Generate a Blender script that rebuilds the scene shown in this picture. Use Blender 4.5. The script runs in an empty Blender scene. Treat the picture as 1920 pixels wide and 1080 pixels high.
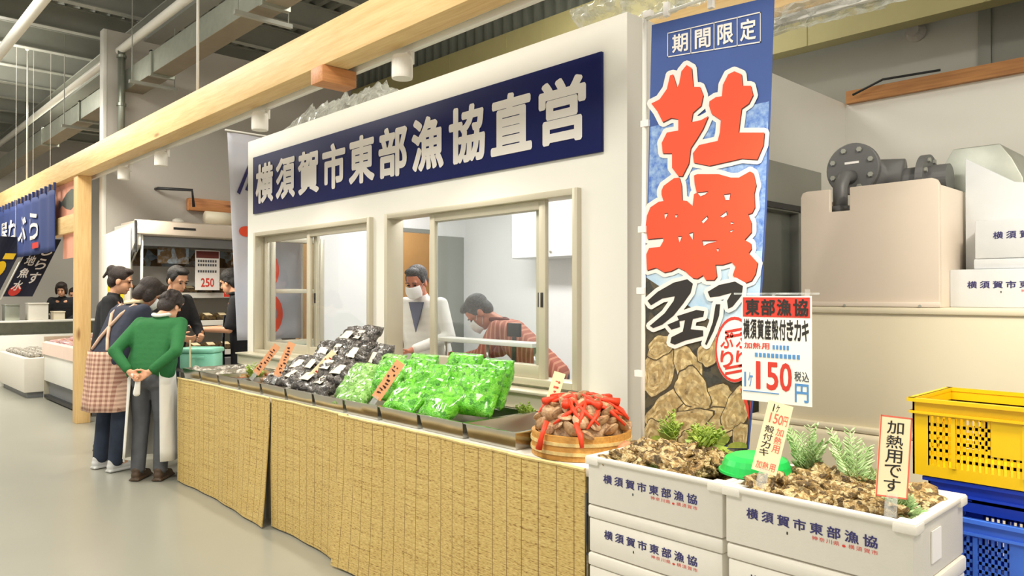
import bpy, bmesh, math, random
from mathutils import Vector, Matrix, noise
random.seed(7)
scn = bpy.context.scene
COL = scn.collection
PI = math.pi

# ---------------------------------------------------------------- camera
CAM_H, FPX, YAW, PITCH = 1.45, 1395.0, math.radians(43.5), math.atan(12/1395.0)
cd = bpy.data.cameras.new('camera'); cam = bpy.data.objects.new('camera', cd); COL.objects.link(cam)
cd.sensor_width = 36.0; cd.lens = 36.0*FPX/1920.0; cd.clip_start = 0.05; cd.clip_end = 200
cam.location = (0, 0, CAM_H)
FW = Vector((-math.cos(YAW)*math.cos(PITCH), math.sin(YAW)*math.cos(PITCH), math.sin(PITCH)))
cam.rotation_euler = FW.to_track_quat('-Z', 'Y').to_euler()
scn.camera = cam

# ---------------------------------------------------------------- world, exposure
w = bpy.data.worlds.new('hall_daylight'); scn.world = w; w.use_nodes = True
w.node_tree.nodes['Background'].inputs[0].default_value = (1.0, 0.95, 0.84, 1)
w.node_tree.nodes['Background'].inputs[1].default_value = 0.85
vs = scn.view_settings
vs.view_transform = 'Standard'; vs.look = 'None'; vs.gamma = 1.0; vs.use_curve_mapping = False
vs.exposure = 0.15

def area(name, loc, size, power, col=(1, .955, .85), rot=(0, 0, 0), sy=None):
    l = bpy.data.lights.new(name, 'AREA'); l.energy = power; l.color = col
    l.shape = 'RECTANGLE'; l.size = size; l.size_y = sy or size
    o = bpy.data.objects.new(name, l); COL.objects.link(o); o.location = loc; o.rotation_euler = rot
    return o
# high-bay lamps of the hall (outside the frame, over the aisle), added fill lights and the booth's own ceiling lamps
area('hall_area_light', (-2.5, -.6, 4.6), 1.6, 175)
area('hall_area_light', (-7.5, 0.2, 4.35), 1.6, 170)
area('hall_area_light', (-12.5, 0.6, 4.35), 1.6, 190)
area('hall_area_light', (-13.2, 3.6, 4.35), 1.6, 150)  # added fill that brightens the next stall, no known lamp
area('hall_area_light', (1.5, 1.5, 4.35), 1.6, 110)
area('ceiling_fill', (-6, 0.4, 4.2), 2.0, 150, rot=(PI, 0, 0))  # added fill aimed upward to brighten the roof deck, no fixture there
area('ceiling_fill', (-12, 0.8, 4.2), 2.0, 150, rot=(PI, 0, 0))  # second added upward fill, further along the deck
area('passage_fill', (-7.1, 4.9, 2.7), .4, 16, (1, .86, .66))  # unseen light added to brighten the dark passage behind the doorway
area('hall_area_light', (-4.2, 4.3, 4.6), 1.2, 70)  # fill added behind the booth to brighten the olive fascia
area('hall_area_light', (.8, 4.1, 4.6), 1.2, 18)  # fill added to brighten the alcove walls
area('booth_lamp', (-3.6, 4.2, 2.58), 1.2, 21, (1, .98, .95), sy=.3)
area('booth_lamp', (-5.3, 4.2, 2.58), 1.2, 21, (1, .98, .95), sy=.3)

# ---------------------------------------------------------------- photo point -> place
F0 = Vector((-math.cos(YAW), math.sin(YAW), 0)); RT = Vector((math.sin(YAW), math.cos(YAW), 0))
UP = FW.cross(RT) * -1
CC = Vector((0, 0, CAM_H))
def ray(x, y): return FW + RT*((x-960)/FPX) + UP*((540-y)/FPX)
def pY(x, y, Y): d = ray(x, y); return CC + d*(Y/d.y)
def pX(x, y, X): d = ray(x, y); return CC + d*(X/d.x)
def pZ(x, y, z): d = ray(x, y); return CC + d*((z-CAM_H)/d.z)

# ---------------------------------------------------------------- materials
def lin(c):
    return tuple(((v/255)/12.92 if v/255 <= .04045 else ((v/255+.055)/1.055)**2.4) for v in c)
class NT:
    def __init__(s, name):
        s.m = bpy.data.materials.new(name); s.m.use_nodes = True
        s.t = s.m.node_tree; s.b = s.t.nodes['Principled BSDF']; s.out = s.t.nodes['Material Output']
    def n(s, typ, **kw):
        nd = s.t.nodes.new(typ)
        for k, v in kw.items():
            if k in nd.inputs: nd.inputs[k].default_value = v
            else: setattr(nd, k, v)
        return nd
    def l(s, a, b): s.t.links.new(a, b)
    def co(s, scale=(1, 1, 1)):
        tc = s.n('ShaderNodeTexCoord'); mp = s.n('ShaderNodeMapping'); mp.inputs['Scale'].default_value = scale
        s.l(tc.outputs['Object'], mp.inputs['Vector']); return mp.outputs['Vector']
def mat(name, rgb, rough=.5, metal=0., var=.06, vscale=6., bump=0., bscale=60., stretch=(1, 1, 1), coat=0., spec=.5, rgb2=None, sss=0., trans=0.):
    k = NT(name); b = k.b
    a = lin(rgb); c2 = lin(rgb2) if rgb2 else tuple(max(0, v*(1-2*var)) for v in a)
    v = k.co(stretch)
    nz = k.n('ShaderNodeTexNoise', Scale=vscale, Detail=5.0, Roughness=.6); k.l(v, nz.inputs['Vector'])
    rp = k.n('ShaderNodeValToRGB')
    rp.color_ramp.elements[0].position = .3; rp.color_ramp.elements[1].position = .68
    rp.color_ramp.elements[0].color = (*c2, 1); rp.color_ramp.elements[1].color = (*a, 1)
    k.l(nz.outputs['Fac'], rp.inputs['Fac']); k.l(rp.outputs['Color'], b.inputs['Base Color'])
    b.inputs['Roughness'].default_value = rough; b.inputs['Metallic'].default_value = metal
    b.inputs['Specular IOR Level'].default_value = spec
    if coat: b.inputs['Coat Weight'].default_value = coat; b.inputs['Coat Roughness'].default_value = .08
    if sss: b.inputs['Subsurface Weight'].default_value = sss; b.inputs['Subsurface Radius'].default_value = (.02, .01, .006)
    if trans: b.inputs['Transmission Weight'].default_value = trans
    if bump:
        n2 = k.n('ShaderNodeTexNoise', Scale=bscale, Detail=4.0); k.l(v, n2.inputs['Vector'])
        bp = k.n('ShaderNodeBump', Strength=bump, Distance=.01); k.l(n2.outputs['Fac'], bp.inputs['Height']); k.l(bp.outputs['Normal'], b.inputs['Normal'])
    return k.m
def wood(name, c1, c2, axis='X', rough=.5, scale=1.):
    k = NT(name); st = {'X': (.6, 9, 9), 'Y': (9, .6, 9), 'Z': (9, 9, .6)}[axis]
    v = k.co(tuple(q*scale for q in st))
    n1 = k.n('ShaderNodeTexNoise', Scale=2.2, Detail=6.0, Distortion=.6); k.l(v, n1.inputs['Vector'])
    wv = k.n('ShaderNodeTexNoise', Scale=9.0, Detail=3.0); k.l(v, wv.inputs['Vector'])
    rp = k.n('ShaderNodeValToRGB'); rp.color_ramp.elements[0].color = (*lin(c2), 1); rp.color_ramp.elements[1].color = (*lin(c1), 1)
    rp.color_ramp.elements[0].position = .3; rp.color_ramp.elements[1].position = .62
    mx = k.n('ShaderNodeMath', operation='ADD'); m2 = k.n('ShaderNodeMath', operation='MULTIPLY'); m2.inputs[1].default_value = .5
    k.l(n1.outputs['Fac'], mx.inputs[0]); k.l(wv.outputs['Fac'], mx.inputs[1]); k.l(mx.outputs[0], m2.inputs[0]); k.l(m2.outputs[0], rp.inputs['Fac'])
    # scattered knots
    kn = k.n('ShaderNodeTexVoronoi', Scale=1.0); kv = k.co({'X': (1.1, 4.2, 4.2), 'Y': (4.2, 1.1, 4.2), 'Z': (4.2, 4.2, 1.1)}[axis]); k.l(kv, kn.inputs['Vector'])
    kr = k.n('ShaderNodeValToRGB'); kr.color_ramp.elements[0].position = .07; kr.color_ramp.elements[1].position = .12
    kr.color_ramp.elements[0].color = (*lin((135, 85, 45)), 1); kr.color_ramp.elements[1].color = (1, 1, 1, 1)
    k.l(kn.outputs['Distance'], kr.inputs['Fac'])
    ml = k.n('ShaderNodeMixRGB', blend_type='MULTIPLY'); ml.inputs[0].default_value = .8
    k.l(rp.outputs['Color'], ml.inputs[1]); k.l(kr.outputs['Color'], ml.inputs[2]); k.l(ml.outputs[0], k.b.inputs['Base Color'])
    k.b.inputs['Roughness'].default_value = rough
    return k.m
def glass(name, tint=(.97, .98, .98), refl=.09, rough=.01):
    k = NT(name); tr = k.n('ShaderNodeBsdfTransparent'); tr.inputs[0].default_value = (*tint, 1)
    gl = k.n('ShaderNodeBsdfGlossy'); gl.inputs['Roughness'].default_value = rough
    fr = k.n('ShaderNodeLayerWeight', Blend=.3); ad = k.n('ShaderNodeMath', operation='MULTIPLY'); ad.inputs[1].default_value = refl*1.6
    k.l(fr.outputs['Facing'], ad.inputs[0])
    mx = k.n('ShaderNodeMixShader'); k.l(ad.outputs[0], mx.inputs[0]); k.l(tr.outputs[0], mx.inputs[1]); k.l(gl.outputs[0], mx.inputs[2])
    k.l(mx.outputs[0], k.out.inputs[0]); return k.m
def film(name, tint, op=.35, rough=.12, spec_mix=.5):
    "thin clear plastic: part see-through, part glossy and milky"
    k = NT(name); tr = k.n('ShaderNodeBsdfTransparent')
    k.b.inputs['Base Color'].default_value = (*lin(tint), 1); k.b.inputs['Roughness'].default_value = rough; k.b.inputs['Specular IOR Level'].default_value = .9
    nz = k.n('ShaderNodeTexNoise', Scale=14.0, Detail=3.0); k.l(k.co(), nz.inputs['Vector'])
    mr = k.n('ShaderNodeMapRange'); mr.inputs[1].default_value = .35; mr.inputs[2].default_value = .65; mr.inputs[3].default_value = op*.4; mr.inputs[4].default_value = min(1, op*1.5)
    k.l(nz.outputs['Fac'], mr.inputs[0])
    mx = k.n('ShaderNodeMixShader'); k.l(mr.outputs[0], mx.inputs[0]); k.l(tr.outputs[0], mx.inputs[1]); k.l(k.b.outputs[0], mx.inputs[2])
    k.l(mx.outputs[0], k.out.inputs[0]); return k.m
def emit(name, rgb, s):
    k = NT(name); k.b.inputs['Base Color'].default_value = (.9, .9, .9, 1)
    k.b.inputs['Emission Color'].default_value = (*lin(rgb), 1); k.b.inputs['Emission Strength'].default_value = s; return k.m
def reed(name):
    "split-reed blind: fine horizontal reeds, vertical binding threads every 9 cm"
    k = NT(name); v = k.co((1.6, 1, 170))
    n1 = k.n('ShaderNodeTexNoise', Scale=1.6, Detail=4.0, Roughness=.65); k.l(v, n1.inputs['Vector'])
    v2 = k.co((30, 1, 120)); n2 = k.n('ShaderNodeTexNoise', Scale=1.5, Detail=2.0); k.l(v2, n2.inputs['Vector'])
    av = k.n('ShaderNodeMath', operation='ADD'); k.l(n1.outputs['Fac'], av.inputs[0]); k.l(n2.outputs['Fac'], av.inputs[1])
    hf = k.n('ShaderNodeMath', operation='MULTIPLY'); hf.inputs[1].default_value = .5; k.l(av.outputs[0], hf.inputs[0])
    rp = k.n('ShaderNodeValToRGB'); e = rp.color_ramp.elements
    e[0].position = .36; e[0].color = (*lin((122, 84, 38)), 1); e[1].position = .64; e[1].color = (*lin((222, 198, 130)), 1)
    q = e.new(.46); q.color = (*lin((194, 164, 96)), 1)
    k.l(hf.outputs[0], rp.inputs['Fac'])
    tc = k.n('ShaderNodeTexCoord'); sx = k.n('ShaderNodeSeparateXYZ'); k.l(tc.outputs['Object'], sx.inputs[0])
    md = k.n('ShaderNodeMath', operation='PINGPONG'); md.inputs[1].default_value = .045; k.l(sx.outputs['X'], md.inputs[0])
    lt = k.n('ShaderNodeMath', operation='LESS_THAN'); lt.inputs[1].default_value = .0022; k.l(md.outputs[0], lt.inputs[0])
    mx = k.n('ShaderNodeMixRGB'); mx.inputs[2].default_value = (*lin((112, 84, 40)), 1)
    sc = k.n('ShaderNodeMath', operation='MULTIPLY'); sc.inputs[1].default_value = .8; k.l(lt.outputs[0], sc.inputs[0])
    k.l(sc.outputs[0], mx.inputs[0]); k.l(rp.outputs['Color'], mx.inputs[1]); k.l(mx.outputs[0], k.b.inputs['Base Color'])
    bp = k.n('ShaderNodeBump', Strength=.35, Distance=.004); k.l(hf.outputs[0], bp.inputs['Height']); k.l(bp.outputs['Normal'], k.b.inputs['Normal'])
    k.b.inputs['Roughness'].default_value = .65; return k.m
def check(name, c1, c2, scale):
    k = NT(name); v = k.co((1, 1, 1))
    outs = []
    sx = k.n('ShaderNodeSeparateXYZ'); k.l(v, sx.inputs[0])
    for ax in ('X', 'Z'):
        pp = k.n('ShaderNodeMath', operation='PINGPONG'); pp.inputs[1].default_value = scale; k.l(sx.outputs[ax], pp.inputs[0])
        g = k.n('ShaderNodeMath', operation='GREATER_THAN'); g.inputs[1].default_value = scale*.5; k.l(pp.outputs[0], g.inputs[0]); outs.append(g)
    ad = k.n('ShaderNodeMath', operation='ADD'); k.l(outs[0].outputs[0], ad.inputs[0]); k.l(outs[1].outputs[0], ad.inputs[1])
    dv = k.n('ShaderNodeMath', operation='MULTIPLY'); dv.inputs[1].default_value = .5; k.l(ad.outputs[0], dv.inputs[0])
    mx = k.n('ShaderNodeMixRGB'); mx.inputs[1].default_value = (*lin(c1), 1); mx.inputs[2].default_value = (*lin(c2), 1)
    k.l(dv.outputs[0], mx.inputs[0]); k.l(mx.outputs[0], k.b.inputs['Base Color']); k.b.inputs['Roughness'].default_value = .8; return k.m
def stripes(name, c1, c2, period, axis='Z', rough=.8):
    k = NT(name); sx = k.n('ShaderNodeSeparateXYZ'); k.l(k.co(), sx.inputs[0])
    pp = k.n('ShaderNodeMath', operation='PINGPONG'); pp.inputs[1].default_value = period/2; k.l(sx.outputs[axis], pp.inputs[0])
    g = k.n('ShaderNodeMath', operation='GREATER_THAN'); g.inputs[1].default_value = period*.33; k.l(pp.outputs[0], g.inputs[0])
    mx = k.n('ShaderNodeMixRGB'); mx.inputs[1].default_value = (*lin(c1), 1); mx.inputs[2].default_value = (*lin(c2), 1)
    k.l(g.outputs[0], mx.inputs[0]); k.l(mx.outputs[0], k.b.inputs['Base Color']); k.b.inputs['Roughness'].default_value = rough; return k.m
def spots(name, cols, scale, rough=.5, coat=0., stretch=(1, 1, 1), bump=.3):
    "cells of several colours (shellfish, printed food photographs, packed greens)"
    k = NT(name); v = k.co(stretch)
    dn = k.n('ShaderNodeTexNoise', Scale=scale*.8, Detail=2.0); k.l(v, dn.inputs['Vector'])
    ad = k.n('ShaderNodeMixRGB', blend_type='ADD'); ad.inputs[0].default_value = .6/scale; k.l(v, ad.inputs[1]); k.l(dn.outputs['Color'], ad.inputs[2])
    vo = k.n('ShaderNodeTexVoronoi', Scale=scale); k.l(ad.outputs[0], vo.inputs['Vector'])
    nz = k.n('ShaderNodeTexNoise', Scale=scale*2.5, Detail=4.0); k.l(v, nz.inputs['Vector'])
    sp = k.n('ShaderNodeSeparateColor'); k.l(vo.outputs['Color'], sp.inputs[0])
    mm = k.n('ShaderNodeMath', operation='ADD'); hm = k.n('ShaderNodeMath', operation='MULTIPLY'); hm.inputs[1].default_value = .5
    k.l(sp.outputs[0], mm.inputs[0]); k.l(nz.outputs['Fac'], mm.inputs[1]); k.l(mm.outputs[0], hm.inputs[0])
    rp = k.n('ShaderNodeValToRGB'); e = rp.color_ramp.elements; n = len(cols)
    e[0].position = .15; e[0].color = (*lin(cols[0]), 1); e[1].position = .85; e[1].color = (*lin(cols[-1]), 1)
    for i in range(1, n-1):
        q = e.new(.15+.7*i/(n-1)); q.color = (*lin(cols[i]), 1)
    k.l(hm.outputs[0], rp.inputs['Fac']); k.l(rp.outputs['Color'], k.b.inputs['Base Color'])
    k.b.inputs['Roughness'].default_value = rough
    if coat: k.b.inputs['Coat Weight'].default_value = coat; k.b.inputs['Coat Roughness'].default_value = .06
    if bump:
        bp = k.n('ShaderNodeBump', Strength=bump, Distance=.01); k.l(nz.outputs['Fac'], bp.inputs['Height']); k.l(bp.outputs['Normal'], k.b.inputs['Normal'])
    return k.m
def corrugated(name, rgb, axis, period, rough=.55):
    k = NT(name); sx = k.n('ShaderNodeSeparateXYZ'); k.l(k.co(), sx.inputs[0])
    pp = k.n('ShaderNodeMath', operation='PINGPONG'); pp.inputs[1].default_value = period/2; k.l(sx.outputs[axis], pp.inputs[0])
    bp = k.n('ShaderNodeBump', Strength=1.0, Distance=.5); k.l(pp.outputs[0], bp.inputs['Height']); k.l(bp.outputs['Normal'], k.b.inputs['Normal'])
    k.b.inputs['Base Color'].default_value = (*lin(rgb), 1); k.b.inputs['Roughness'].default_value = rough; return k.m

M = dict(
    wall=mat('white_panel', (238, 235, 227), .42, var=.012, vscale=2),
    wallin=mat('white_interior_panel', (240, 240, 240), .4, var=.01),
    greywall=mat('pale_grey_wall', (196, 190, 182), .7, var=.02, vscale=2),
    hallwall=mat('grey_board_wall', (205, 205, 196), .6, var=.02, vscale=1.5),
    cladding=mat('dark_cladding', (112, 116, 106), .5, var=.03),
    olive=mat('olive_panel', (164, 156, 108), .6, var=.03),
    tanwall=mat('tan_wall', (205, 165, 115), .7, var=.03),
    floor=mat('coated_floor', (156, 155, 144), .28, var=.03, vscale=1.2, bump=.02, bscale=30),
    deck=mat('roof_deck', (134, 136, 128), .6, var=.05),
    steel_paint=mat('grey_painted_steel', (160, 161, 152), .5, var=.03),
    galv=mat('galvanised_steel', (172, 176, 164), .35, .7, var=.08, vscale=12),
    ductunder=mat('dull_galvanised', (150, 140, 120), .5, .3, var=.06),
    steel=mat('brushed_stainless', (206, 202, 192), .22, 1., var=.04, vscale=30, stretch=(1, 8, 8)),
    alu=mat('champagne_aluminium', (205, 197, 176), .38, .25, var=.02),
    greyframe=mat('grey_door_frame', (140, 142, 136), .45, .2, var=.02),
    dark=mat('dark_plastic', (38, 38, 40), .45, var=.1),
    black=mat('black_rubber', (20, 20, 22), .6, var=.1),
    pine=wood('pine_beam', (234, 202, 146), (214, 174, 114)),
    pineZ=wood('pine_post', (236, 200, 140), (218, 174, 114), 'Z'),
    pineY=wood('pine_cross', (214, 150, 96), (178, 112, 66), 'Y'),
    cedar=wood('cedar_cap', (186, 128, 66), (150, 96, 46)),
    navy=mat('navy_board', (14, 24, 86), .45, var=.05, spec=.2),
    letter=mat('white_lettering', (236, 230, 224), .4, var=.01),
    foam=mat('white_foam', (230, 225, 214), .6, var=.015, vscale=20, bump=.06, bscale=220, sss=.0),
    foamcool=mat('cool_white_foam', (216, 219, 222), .6, var=.015, vscale=20, bump=.06, bscale=220),
    navyink=mat('navy_ink', (52, 48, 104), .6, var=.05),
    redink=mat('red_ink', (214, 58, 44), .55, var=.05),
    pinkink=mat('coral_ink', (232, 110, 86), .55, var=.05),
    blackink=mat('black_ink', (40, 36, 34), .6, var=.1),
    brownink=mat('shadow_ink', (92, 44, 36), .6, var=.1),
    blueink=mat('blue_ink', (86, 144, 206), .55, var=.05),
    paper=mat('white_paper', (244, 240, 236), .5, var=.01),
    cream=mat('cream_paper', (248, 230, 188), .55, var=.02),
    orangecard=mat('orange_card', (240, 170, 122), .55, var=.03),
    acryl=film('clear_acrylic', (235, 240, 240), .3, .05),
    reed=reed('reed_blind'),
    reedge=mat('reed_end', (236, 208, 140), .6, var=.15, vscale=40),
    yellow=mat('yellow_plastic', (236, 192, 10), .38, var=.04),
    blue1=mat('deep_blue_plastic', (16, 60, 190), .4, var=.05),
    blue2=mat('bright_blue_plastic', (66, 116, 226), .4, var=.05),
    tank=mat('beige_tank', (226, 216, 190), .45, var=.02, vscale=2),
    hood=mat('beige_housing', (224, 210, 194), .45, var=.02, vscale=2),
    pipe=mat('grey_pvc', (104, 104, 104), .45, var=.05),
    hoodgrey=mat('galvanised_hood', (186, 190, 180), .45, .5, var=.06, vscale=14),
    oyster=spots('oyster_shell', [(44, 36, 24), (104, 82, 46), (160, 128, 74), (222, 200, 150), (92, 76, 50)], 62, .5, bump=.9),
    clam=spots('clam_shell', [(120, 84, 60), (176, 138, 100), (204, 174, 134), (150, 108, 80)], 40, .4, bump=.3),
    red=mat('red_net', (236, 66, 30), .5, var=.06),
    greenpack=spots('green_seaweed_pack', [(30, 98, 12), (70, 162, 18), (96, 198, 26), (128, 218, 56), (72, 138, 44)], 52, .2, coat=.7, bump=.8),
    greenspeck=spots('green_speckled_pack', [(70, 120, 40), (110, 170, 66), (150, 206, 104), (196, 226, 160)], 70, .2, coat=.7, bump=.9),
    blackpack=spots('dark_seaweed_pack', [(18, 16, 15), (34, 28, 25), (58, 50, 44), (112, 106, 102), (24, 20, 18)], 42, .25, coat=.45, bump=.9),
    label=mat('cream_label', (238, 228, 204), .4, var=.02),
    bowlgreen=mat('bright_green_plastic', (34, 196, 88), .35, var=.03),
    leaf=mat('fresh_leaf', (196, 214, 168), .6, var=.15, vscale=30, rgb2=(140, 182, 108)),
    leaf2=mat('yellow_green_leaf', (168, 186, 78), .5, var=.2, vscale=24, rgb2=(122, 156, 60)),
    bucket=wood('sushi_tub_wood', (216, 164, 84), (180, 124, 54), 'X', scale=1.5),
    mint=mat('mint_plastic', (140, 212, 188), .4, var=.02),
    net=mat('orange_sheet', (226, 168, 126), .5, var=.1, rgb2=(212, 120, 84), vscale=30),
    skin=mat('skin', (226, 170, 136), .5, var=.03, sss=.08),
    skinred=mat('weathered_skin', (204, 134, 108), .5, var=.04, sss=.08),
    hair=mat('dark_brown_hair', (50, 34, 28), .5, var=.25, vscale=60, bump=.8, bscale=140, rgb2=(26, 18, 16)),
    hairblack=mat('black_hair', (30, 26, 25), .5, var=.25, vscale=60, bump=.8, bscale=140),
    hairgrey=mat('grey_hair', (96, 94, 94), .55, var=.3, vscale=70, bump=.8, bscale=150, rgb2=(52, 50, 50)),
    green=mat('green_knit', (38, 112, 58), .85, var=.06, vscale=10, bump=.5, bscale=22),
    navycloth=mat('navy_cloth', (52, 56, 74), .85, var=.08, vscale=10, bump=.5, bscale=18),
    blackcloth=mat('black_cloth', (34, 34, 38), .85, var=.1, vscale=10, bump=.4, bscale=18),
    denim=mat('dark_denim', (46, 56, 76), .85, var=.15, vscale=14, bump=.4, bscale=24),
    greytr=mat('grey_trousers', (92, 94, 100), .8, var=.12, vscale=10, bump=.4, bscale=24),
    whitecloth=mat('white_cloth', (236, 234, 228), .75, var=.02, bump=.4, bscale=14),
    gingham=check('pink_gingham', (226, 190, 168), (160, 112, 96), .018),
    strap=mat('pink_beige_strap', (226, 188, 164), .8, var=.03),
    brownshirt=stripes('rust_striped_shirt', (164, 92, 74), (196, 136, 112), .03, 'Y'),
    collar=mat('maroon_collar', (110, 52, 46), .8, var=.05),
    greyblue=mat('grey_blue_shirt', (112, 116, 136), .8, var=.05),
    paletee=mat('pale_blue_tee', (186, 204, 218), .8, var=.1, vscale=30),
    maskm=mat('white_mask', (240, 240, 240), .7, var=.01),
    sneaker=mat('white_sneaker', (212, 212, 210), .5, var=.06),
    shoe=mat('brown_shoe', (84, 66, 50), .5, var=.1),
    eye=mat('dark_eye', (24, 18, 16), .2, var=.1),
    lip=mat('lip', (178, 96, 84), .5, var=.05),
    showwhite=mat('white_enamel', (236, 234, 226), .3, var=.01),
    shelfdark=mat('case_interior', (120, 122, 124), .5, var=.05),
    casefood=spots('packed_food', [(40, 34, 30), (82, 68, 48), (120, 98, 60), (60, 52, 44)], 30, .25, coat=.6),
    poster=spots('food_photo_poster', [(60, 56, 50), (120, 92, 50), (170, 190, 206), (90, 120, 150)], 9, .4, bump=0),
    fish=spots('packed_fish', [(236, 190, 170), (222, 140, 112), (246, 226, 214), (180, 130, 150), (236, 206, 190)], 24, .3, coat=.5),
    caseorange=mat('pale_pink_case_top', (250, 222, 206), .4, var=.03),
    yellowsign=mat('yellow_sign', (236, 214, 30), .5, var=.03),
    curtain=mat('navy_curtain', (50, 66, 122), .8, var=.1, vscale=8, stretch=(14, 1, .4)),
    navynob=mat('dark_navy_banner', (26, 28, 48), .8, var=.1),
    coralcloth=mat('coral_paper', (244, 172, 144), .6, var=.06),
    lavender=mat('grey_blue_banner', (212, 208, 212), .7, var=.03, rgb2=(188, 192, 210), vscale=1.0),
    bannerblue=mat('banner_blue', (66, 92, 160), .7, var=.06, vscale=3),
    bannersky=mat('banner_wave_print', (64, 110, 196), .7, vscale=34, rgb2=(164, 192, 226)),
    bannerpale=mat('banner_pale_blue', (160, 196, 226), .7, var=.1, vscale=9, rgb2=(206, 222, 232)),
    bannerdark=spots('banner_dark_print', [(40, 40, 38), (66, 66, 60), (88, 80, 60), (54, 54, 50)], 22, .7, bump=0),
    oysterprint=mat('oyster_print', (232, 210, 156), .7, vscale=26, rgb2=(112, 92, 58)),
    oystermid=mat('oyster_print_ring', (196, 170, 116), .7, vscale=40, rgb2=(132, 110, 68)),
    oysteredge=mat('oyster_print_edge', (84, 70, 46), .7, vscale=20, var=.2),
    greenprint=spots('leaf_print', [(96, 124, 40), (140, 158, 60), (170, 176, 80)], 30, .7, bump=0),
    redprint=mat('banner_red', (240, 82, 48), .7, var=.02, vscale=3),
    glass=glass('window_glass', refl=.10),
    glassgrey=mat('grey_frosted_glass', (122, 126, 120), .15, var=.03, vscale=1.5),
    plastic=film('crumpled_clear_plastic', (196, 198, 190), .55, .1),
    spotwhite=mat('white_lamp_housing', (240, 236, 228), .35, var=.01),
    lampglow=emit('lamp_glow', (255, 244, 220), 14),
    panelglow=emit('panel_glow', (255, 252, 246), 6),
    cabinet=mat('white_cabinet', (238, 240, 242), .3, var=.01),
    bluetray=mat('blue_tray', (20, 66, 110), .4, var=.05),
)
# ---------------------------------------------------------------- mesh building
import numpy as np
from mathutils.geometry import tessellate_polygon, delaunay_2d_cdt
def widen(shapes, wd, n=8):
    "outlines (points, triangles, rim edges) grown by wd and merged into one flat, non-overlapping triangle sheet"
    vv = []; ff = []; T = []; S = []
    def piece(p): ff.append(list(range(len(vv), len(vv)+len(p)))); vv.extend(Vector(q) for q in p)
    for pts, tris, rim in shapes:
        for t in tris: piece([pts[i] for i in t]); T.append([pts[i][k] for i in t[:3] for k in (0, 1)])
        for a, c in rim:
            (x0, y0), (x1, y1) = pts[a], pts[c]; L = math.hypot(x1-x0, y1-y0); S.append((x0, y0, x1, y1))
            if L < 1e-6: continue
            nx, ny = -(y1-y0)/L*wd, (x1-x0)/L*wd; piece([(x0+nx, y0+ny), (x0-nx, y0-ny), (x1-nx, y1-ny), (x1+nx, y1+ny)])
        for i in {i for e in rim for i in e}: piece([(pts[i][0]+wd*math.cos(2*PI*k/n), pts[i][1]+wd*math.sin(2*PI*k/n)) for k in range(n)])
    r = delaunay_2d_cdt(vv, [], ff, 0, 1e-6); vs = [(v.x, v.y) for v in r[0]]; V = np.array(vs); F = np.array([t for t in r[2] if len(t) == 3])
    c = V[F].mean(1); T = np.array(T); S = np.array(S); ok = np.zeros(len(F), bool)
    cr = lambda ax, ay, bx, by: (bx-ax)[None]*(c[:, 1:]-ay[None])-(by-ay)[None]*(c[:, :1]-ax[None])
    d1, d2, d3 = cr(T[:, 0], T[:, 1], T[:, 2], T[:, 3]), cr(T[:, 2], T[:, 3], T[:, 4], T[:, 5]), cr(T[:, 4], T[:, 5], T[:, 0], T[:, 1])
    ok |= (((d1 >= 0) & (d2 >= 0) & (d3 >= 0)) | ((d1 <= 0) & (d2 <= 0) & (d3 <= 0))).any(1)
    dx, dy = S[:, 2]-S[:, 0], S[:, 3]-S[:, 1]; t = np.clip(((c[:, :1]-S[:, 0])*dx+(c[:, 1:]-S[:, 1])*dy)/np.maximum(dx*dx+dy*dy, 1e-12), 0, 1)
    ok |= (np.hypot(c[:, :1]-S[:, 0]-t*dx, c[:, 1:]-S[:, 1]-t*dy) < wd*.985).any(1)
    return vs, [tuple(int(i) for i in f) for f in F[ok]]
W = {}
def setp(o, label=None, cat=None, group=None, kind=None):
    if label: o['label'] = label
    if cat: o['category'] = cat
    if group: o['group'] = group
    if kind: o['kind'] = kind
    return o
def thing(name, label, cat, loc, rotz=0., group=None):
    o = bpy.data.objects.new(name, None); COL.objects.link(o); o.empty_display_size = .1
    o.location = loc; o.rotation_euler = (0, 0, rotz)
    W[o] = Matrix.Translation(Vector(loc)) @ Matrix.Rotation(rotz, 4, 'Z')
    return setp(o, label, cat, group)
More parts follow.
